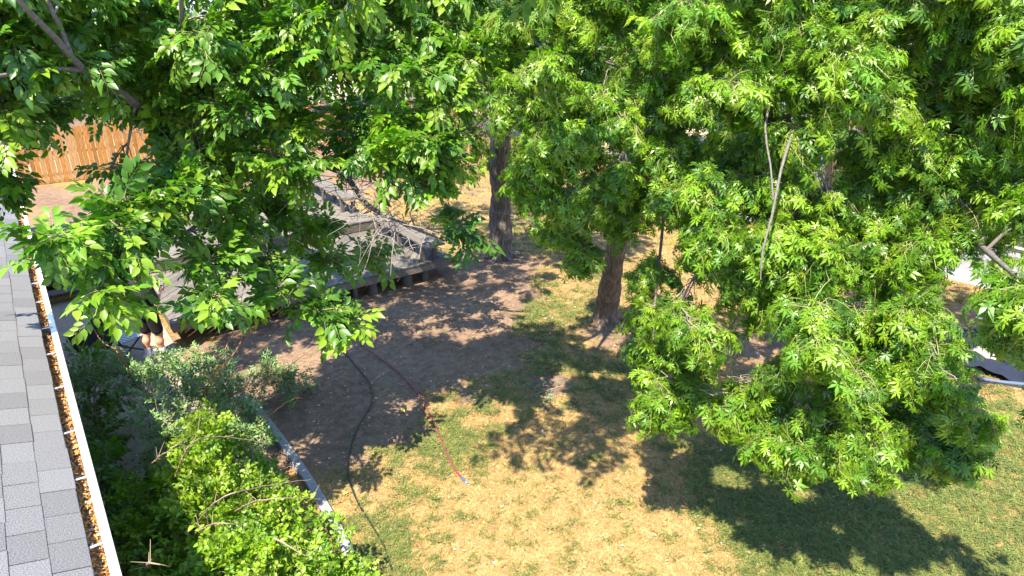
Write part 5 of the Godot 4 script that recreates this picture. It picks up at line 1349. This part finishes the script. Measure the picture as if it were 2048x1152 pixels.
func build_yard_things():
	# metal armchair on the house-side platform
	var blk := mat(0.015, 0.015, 0.017, 0.35)
	var c = thing("patio_armchair", "black metal patio armchair on the deck beside the gutter", "chair", Vector3(0.2, 0.525, -16.95), -0.7)
	for s in [-1.0, 1.0]:
		var f = node("side_frame", c)
		rod(f, "leg", [Vector3(s * 0.29, 0.015, -0.3), Vector3(s * 0.29, 0.3, -0.27), Vector3(s * 0.29, 0.62, -0.22)], 0.014, blk)
		rod(f, "leg", [Vector3(s * 0.29, 0.015, 0.32), Vector3(s * 0.29, 0.3, 0.27), Vector3(s * 0.29, 0.6, 0.24)], 0.014, blk)
		rod(f, "runner", [Vector3(s * 0.29, 0.015, -0.3), Vector3(s * 0.29, 0.015, 0.32)], 0.013, blk)
		var mb := MB.new()
		mb.box(Transform3D(Basis(), Vector3(s * 0.29, 0.625, 0.03)), Vector3(0.055, 0.025, 0.58), 0.01)
		put("armrest", mb.mesh(blk), f)
	var seat := MB.new()
	seat.box(Transform3D(Basis(Vector3.RIGHT, -0.08), Vector3(0, 0.4, 0.03)), Vector3(0.54, 0.035, 0.52), 0.012)
	put("seat", seat.mesh(blk), c)
	var bk0 = node("backrest", c, Transform3D(Basis(Vector3.RIGHT, 0.2), Vector3(0, 0.42, -0.25)))
	for i in 7: rod(bk0, "bar", [Vector3(-0.27 + i * 0.09, 0, 0), Vector3(-0.27 + i * 0.09, 0.42, 0)], 0.009, blk)
	rod(bk0, "top_rail", [Vector3(-0.29, 0.42, 0), Vector3(0, 0.45, 0), Vector3(0.29, 0.42, 0)], 0.014, blk)
	# dark slatted chair behind the person
	var navy := mat(0.02, 0.025, 0.04, 0.6)
	var grey := mat(0.25, 0.27, 0.32, 0.5)
	c = thing("slatted_chair", "low dark blue chair with grey slats standing behind the person", "chair", Vector3(0.78, 0.045, -12.75), 2.2)
	for i in 6:
		var mb := MB.new()
		mb.box(Transform3D(Basis(), Vector3(0, 0.38 - i * 0.008, -0.2 + i * 0.085)), Vector3(0.5, 0.018, 0.065), 0.004)
		put("slat", mb.mesh(grey), c)
	var bk := MB.new()
	bk.box(Transform3D(Basis(Vector3.RIGHT, 0.3), Vector3(0, 0.66, -0.34)), Vector3(0.52, 0.62, 0.03), 0.01)
	put("backrest", bk.mesh(navy), c)
	for s in [-1.0, 1.0]:
		rod(c, "leg", [Vector3(s * 0.25, 0, 0.3), Vector3(s * 0.25, 0.34, -0.22), Vector3(s * 0.25, 0.5, -0.29)], 0.016, navy)
		rod(c, "leg", [Vector3(s * 0.23, 0, -0.42), Vector3(s * 0.23, 0.34, 0.2)], 0.016, navy)
	# plant pot by the wall
	c = thing("plant_pot", "black plastic plant pot standing on the patio by the wall", "pot", Vector3(0.2, 0.04, -13.5))
	var mb2 := MB.new()
	mb2.tube([Vector3(0, 0, 0), Vector3(0, 0.15, 0), Vector3(0, 0.3, 0), Vector3(0, 0.3, 0), Vector3(0, 0.27, 0)], [0.13, 0.155, 0.18, 0.165, 0.16], 20, null, 0.0, false)
	put("pot_wall", mb2.mesh(blk), c)
	mb2 = MB.new()
	mb2.tube([Vector3(0, 0.29, 0), Vector3(0, 0.32, 0)], [0.19, 0.19], 20, null, 0.0, false)
	put("rim", mb2.mesh(blk), c)
	mb2 = MB.new()
	mb2.tube([Vector3(0, 0.2, 0), Vector3(0, 0.265, 0)], [0.15, 0.158], 16)
	put("soil", mb2.mesh(mat(0.05, 0.035, 0.025, 1.0)), c)
	# hoses
	var lay := func(list: Array, y: float) -> Array:
		var out := []
		var path := stem_path(list, list.map(func(_e): return 1.0), 0.06)
		for e in path: out.append(Vector3(e[0].x, ground_y(e[0].x, e[0].z) + y, e[0].z))
		return out
	var hb = rod(null, "garden_hose", lay.call([Vector3(4.71, 0, -13.31), Vector3(4.97, 0, -12.93), Vector3(4.92, 0, -12.51), Vector3(4.54, 0, -11.95), Vector3(4.09, 0, -10.95), Vector3(3.97, 0, -10.11), Vector3(3.9, 0, -9.36), Vector3(3.65, 0, -8.75), Vector3(3.19, 0, -8.25), Vector3(2.84, 0, -7.75), Vector3(2.63, 0, -7.29), Vector3(2.51, 0, -6.77), Vector3(2.47, 0, -6.24), Vector3(2.43, 0, -5.82), Vector3(2.34, 0, -5.47)], 0.02), 0.012, mat(0.008, 0.011, 0.01, 0.55), 8)
	tag(hb, "black garden hose winding over bare earth beside the kerb", "hose")
	var hr = thing("garden_hose", "red garden hose with blue fitting ending in the dry lawn", "hose")
	var rp: Array = lay.call([Vector3(4.36, 0, -10.76), Vector3(4.4, 0, -10.13), Vector3(4.44, 0, -9.29), Vector3(4.37, 0, -8.5), Vector3(4.17, 0, -7.69), Vector3(4.01, 0, -7.18), Vector3(3.85, 0, -6.63), Vector3(3.82, 0, -6.33)], 0.034)
	rod(hr, "tube", rp, 0.0125, mat(0.17, 0.028, 0.04, 0.5), 8)
	var e1: Vector3 = rp[-1]
	var ed: Vector3 = (rp[-1] - rp[-3]).normalized()
	mb2 = MB.new()
	mb2.tube([e1 - ed * 0.005, e1 + ed * 0.03, e1 + ed * 0.03, e1 + ed * 0.08], [0.019, 0.019, 0.016, 0.016], 10)
	put("fitting", mb2.mesh(mat(0.02, 0.1, 0.3, 0.4)), hr)
	mb2 = MB.new()
	mb2.tube([e1 + ed * 0.075, e1 + ed * 0.1, e1 + ed * 0.1, e1 + ed * 0.125], [0.014, 0.014, 0.018, 0.018], 10)
	put("spout", mb2.mesh(mat(0.7, 0.7, 0.72, 0.3, 0.8)), hr)
	# fallen sticks
	var stick_m := mat(0.3, 0.22, 0.16, 0.9)
	var sticks := [[[Vector3(3.81, 0, -9.23), Vector3(4.14, 0, -9.45), Vector3(4.45, 0, -9.5)], "thin forked stick on the earth between the two hoses"], [[Vector3(4.2, 0, -9.51), Vector3(4.25, 0, -9.11), Vector3(4.37, 0, -8.84)], "thin straight stick crossing under the red hose"]]
	for s in sticks:
		var st = rod(null, "stick", lay.call(s[0], 0.008), 0.007, stick_m, 6)
		tag(st, s[1], "stick", "fallen sticks")
	var bits := MB.new()
	for i in 420:
		var x := rng.randf_range(2.4, 9.5)
		var z := rng.randf_range(-14.5, -5.0)
		if cover_fast(x, z).x < 0.45: continue
		var a := rng.randf() * TAU
		var l := rng.randf_range(0.03, 0.13)
		var q := Vector3(x, ground_y(x, z) + 0.008, z)
		bits.tube(curve(q, q + Vector3(cos(a), 0.03, sin(a)) * l, 0.05, 3, 0.12), [0.003, 0.003, 0.0025, 0.0015], 4, null, 0.0, false)
	tag(put("twig_litter", bits.mesh(mat(0.22, 0.15, 0.1, 0.9))), "small broken twigs strewn over the bare earth", "twig litter", "", "stuff")
	var peb := MultiMesh.new()
	peb.transform_format = MultiMesh.TRANSFORM_3D
	peb.use_colors = true
	var pb := MB.new()
	pb.tube([Vector3(0, -0.5, 0), Vector3(0, -0.25, 0), Vector3(0, 0.2, 0), Vector3(0, 0.4, 0)], [0.5, 1.0, 0.8, 0.3], 6)
	var pbm := mat(1, 1, 1, 0.95)
	pbm.vertex_color_use_as_albedo = true
	peb.mesh = pb.mesh(pbm)
	peb.instance_count = 1600
	for i in 1600:
		var x := rng.randf_range(2.4, 9.5)
		var z := rng.randf_range(-15.0, -4.5)
		var sz := rng.randf_range(0.004, 0.014) * (0.5 if cover_fast(x, z).x < 0.4 else 1.0)
		peb.set_instance_transform(i, Transform3D(Basis.from_euler(Vector3(rng.randfn(0, 0.3), rng.randf() * TAU, 0)).scaled_local(Vector3(sz, sz * 0.7, sz * 1.4)), Vector3(x, ground_y(x, z) + sz * 0.2, z)))
		var t := rng.randf_range(0.6, 1.3)
		peb.set_instance_color(i, Color(0.24 * t, 0.17 * t, 0.125 * t))
	var pmi := MultiMeshInstance3D.new()
	pmi.name = numbered("soil_crumbs")
	pmi.multimesh = peb
	add_child(pmi)
	tag(pmi, "brown crumbs of soil and small stones on the bare earth", "gravel", "", "stuff")
	# torn-off leafy branch on the lawn
	var mp := species("narrow", 0.1, 14, 2, 2, leaf_mat(Color(0.4, 0.5, 0.3), 0.45), stick_m)
	for b in [[Vector3(5.96, 0, -7.43), "wilting leafy twig lying on the lawn beside the earth hollow", 12, 0.42], [Vector3(5.1, 0, -7.87), "small tuft of cut leaves on the shaded lawn", 3, 0.1]]:
		var t = thing("fallen_twig", b[1], "twig", b[0], 0.0, "torn leaves on the lawn")
		var xs := []
		var cs := []
		for i in b[2]:
			var q: Vector3 = b[0] + Vector3(rng.randfn() * b[3] * 0.55, 0.05, rng.randfn() * b[3] * 0.45)
			xs.append(Transform3D(aim(Vector3(rng.randfn(), 0.15, rng.randfn()), Vector3.UP).scaled_local(Vector3.ONE * 0.6), q))
			cs.append(Color(0.07, 0.17, 0.1) * rng.randf_range(0.8, 1.2))
		rod(t, "stalk", [Vector3(-b[3], 0.02, -0.02), Vector3(0, 0.035, 0.01), Vector3(b[3], 0.02, 0.03)], 0.006, stick_m, 6)
		plant_foliage(t, mp, xs, cs, 0, [Color(0.07, 0.17, 0.1)])
	# scattered leaves
	var lf := ovate_leaf(0.6)
	var mm := MultiMesh.new()
	mm.transform_format = MultiMesh.TRANSFORM_3D
	mm.use_colors = true
	mm.mesh = lf.mesh(leaf_mat(Color(0.3, 0.3, 0.15), 0.5))
	mm.instance_count = 6000
	for i in 6000:
		var x := rng.randf_range(2.3, 13.0)
		var z := rng.randf_range(-16.0, -3.0)
		var s := rng.randf_range(0.015, 0.05)
		mm.set_instance_transform(i, Transform3D(Basis.from_euler(Vector3(rng.randfn(0, 0.3), rng.randf() * TAU, rng.randfn(0, 0.3))).scaled_local(Vector3.ONE * s), Vector3(x, ground_y(x, z) + 0.022, z)))
		var q := rng.randf()
		mm.set_instance_color(i, Color(0.45, 0.43, 0.38) if q < 0.08 else (Color(0.5, 0.45, 0.06) if q < 0.1 else (Color(0.28, 0.18, 0.09) * rng.randf_range(0.5, 1.4) if q < 0.88 else Color(0.12, 0.2, 0.05))))
	var mi := MultiMeshInstance3D.new()
	mi.name = numbered("fallen_leaves")
	mi.multimesh = mm
	add_child(mi)
	tag(mi, "pale and yellow fallen leaves scattered over the lawn", "leaf litter", "", "stuff")
	for q in [[Vector3(3.96, 0, -8.32), 0.1, "largest yellow leaf lying on earth between the black and red hoses"], [Vector3(3.76, 0, -8.8), 0.07, "small yellow leaf touching the bend of the black hose"], [Vector3(2.48, 0, -6.97), 0.07, "yellow leaf lying between the kerb and the black hose"], [Vector3(2.81, 0, -7.3), 0.06, "tiny yellow leaf on grass just beyond the black hose"]]:
		var y = put("yellow_leaf", lf.mesh(mat(0.55, 0.5, 0.06, 0.5)), null, Transform3D(Basis(Vector3.UP, rng.randf() * TAU).scaled(Vector3.ONE * q[1]), q[0] + Vector3.UP * 0.045))
		tag(y, q[2], "leaf", "yellow leaves by the hoses")
	# black sheeting, pipes and rocks by the neighbour's wall
	var sheet := MB.new()
	var sc := Vector3(13.38, 0, -3.56)
	sheet.smooth_grid(28, 34, func(i, j):
		var u: float = (j / 33.0 - 0.5) * 3.2
		var w: float = (i / 27.0 - 0.5) * 2.0
		var n := patch_noise.get_noise_2d(u * 2.4 + 9.0, w * 3.0)
		var n2 := fine_noise.get_noise_2d(u * 2.0, w * 1.2)
		return Vector3(w + 0.1 * n, maxf(0.0, 0.12 + 0.22 * n + 0.09 * n2) + 0.02, u + 0.15 * patch_noise.get_noise_2d(w * 3.0, u)), true)
	var pls := mat(0.016, 0.021, 0.038, 0.6)
	pls.metallic_specular = 0.25
	var sh = put("plastic_sheet", sheet.mesh(pls), null, Transform3D(Basis(Vector3.UP, 0.3), sc))
	tag(sh, "crumpled dark blue-black plastic sheeting on the ground by the white house", "sheet")
	var pm := mat(0.06, 0.085, 0.13, 0.5)
	var pp = rod(null, "pipe", [Vector3(12.16, 0.06, -3.41), Vector3(12.33, 0.06, -3.14), Vector3(12.62, 0.06, -2.81), Vector3(13.36, 0.06, -2.08)], 0.035, pm, 10)
	tag(pp, "blue-grey plastic pipe lying along the lawn side of the sheeting", "pipe", "pipes by the sheeting")
	pp = rod(null, "pipe", [Vector3(14.65, 0.08, -4.45), Vector3(14.78, 0.08, -4.19), Vector3(14.82, 0.08, -3.94), Vector3(15.13, 0.08, -3.34)], 0.035, pm, 10)
	tag(pp, "blue-grey plastic pipe lying on earth between sheeting and house", "pipe", "pipes by the sheeting")
	var rk := grain([[0.28, 0.22, 0.2], [0.45, 0.36, 0.33]], Vector3.ONE * 2.0, 0.95, 190, 0.04, 2.0)
	var labels := ["rounded pink-grey rock half covered by leaves beside the sheeting", "flat pinkish stone at the edge of the sheeting", "small brown stone near the pipe by the wall"]
	var rocks := [[Vector3(14.19, 0, -4.12), 0.2], [Vector3(13, 0, -3.67), 0.22], [Vector3(14.7, 0, -4.09), 0.12]]
	for i in 3:
		var rb := MB.new()
		var s: float = rocks[i][1]
		rb.smooth_grid(10, 15, func(a, b):
			var th: float = PI * a / 9.0
			var ph: float = TAU * b / 14.0
			var d := Vector3(sin(th) * cos(ph), cos(th), sin(th) * sin(ph))
			return Vector3(d.x, d.y * 0.6, d.z * 0.8) * s * (1.0 + 0.35 * bark_noise.get_noise_3dv(d * 1.3 + Vector3.ONE * i * 5.0)), true)
		tag(put("rock", rb.mesh(rk), null, Transform3D(Basis(Vector3.UP, i * 1.3), rocks[i][0] + Vector3.UP * (s * 0.3 + 0.05))), labels[i], "rock", "rocks by the sheeting")
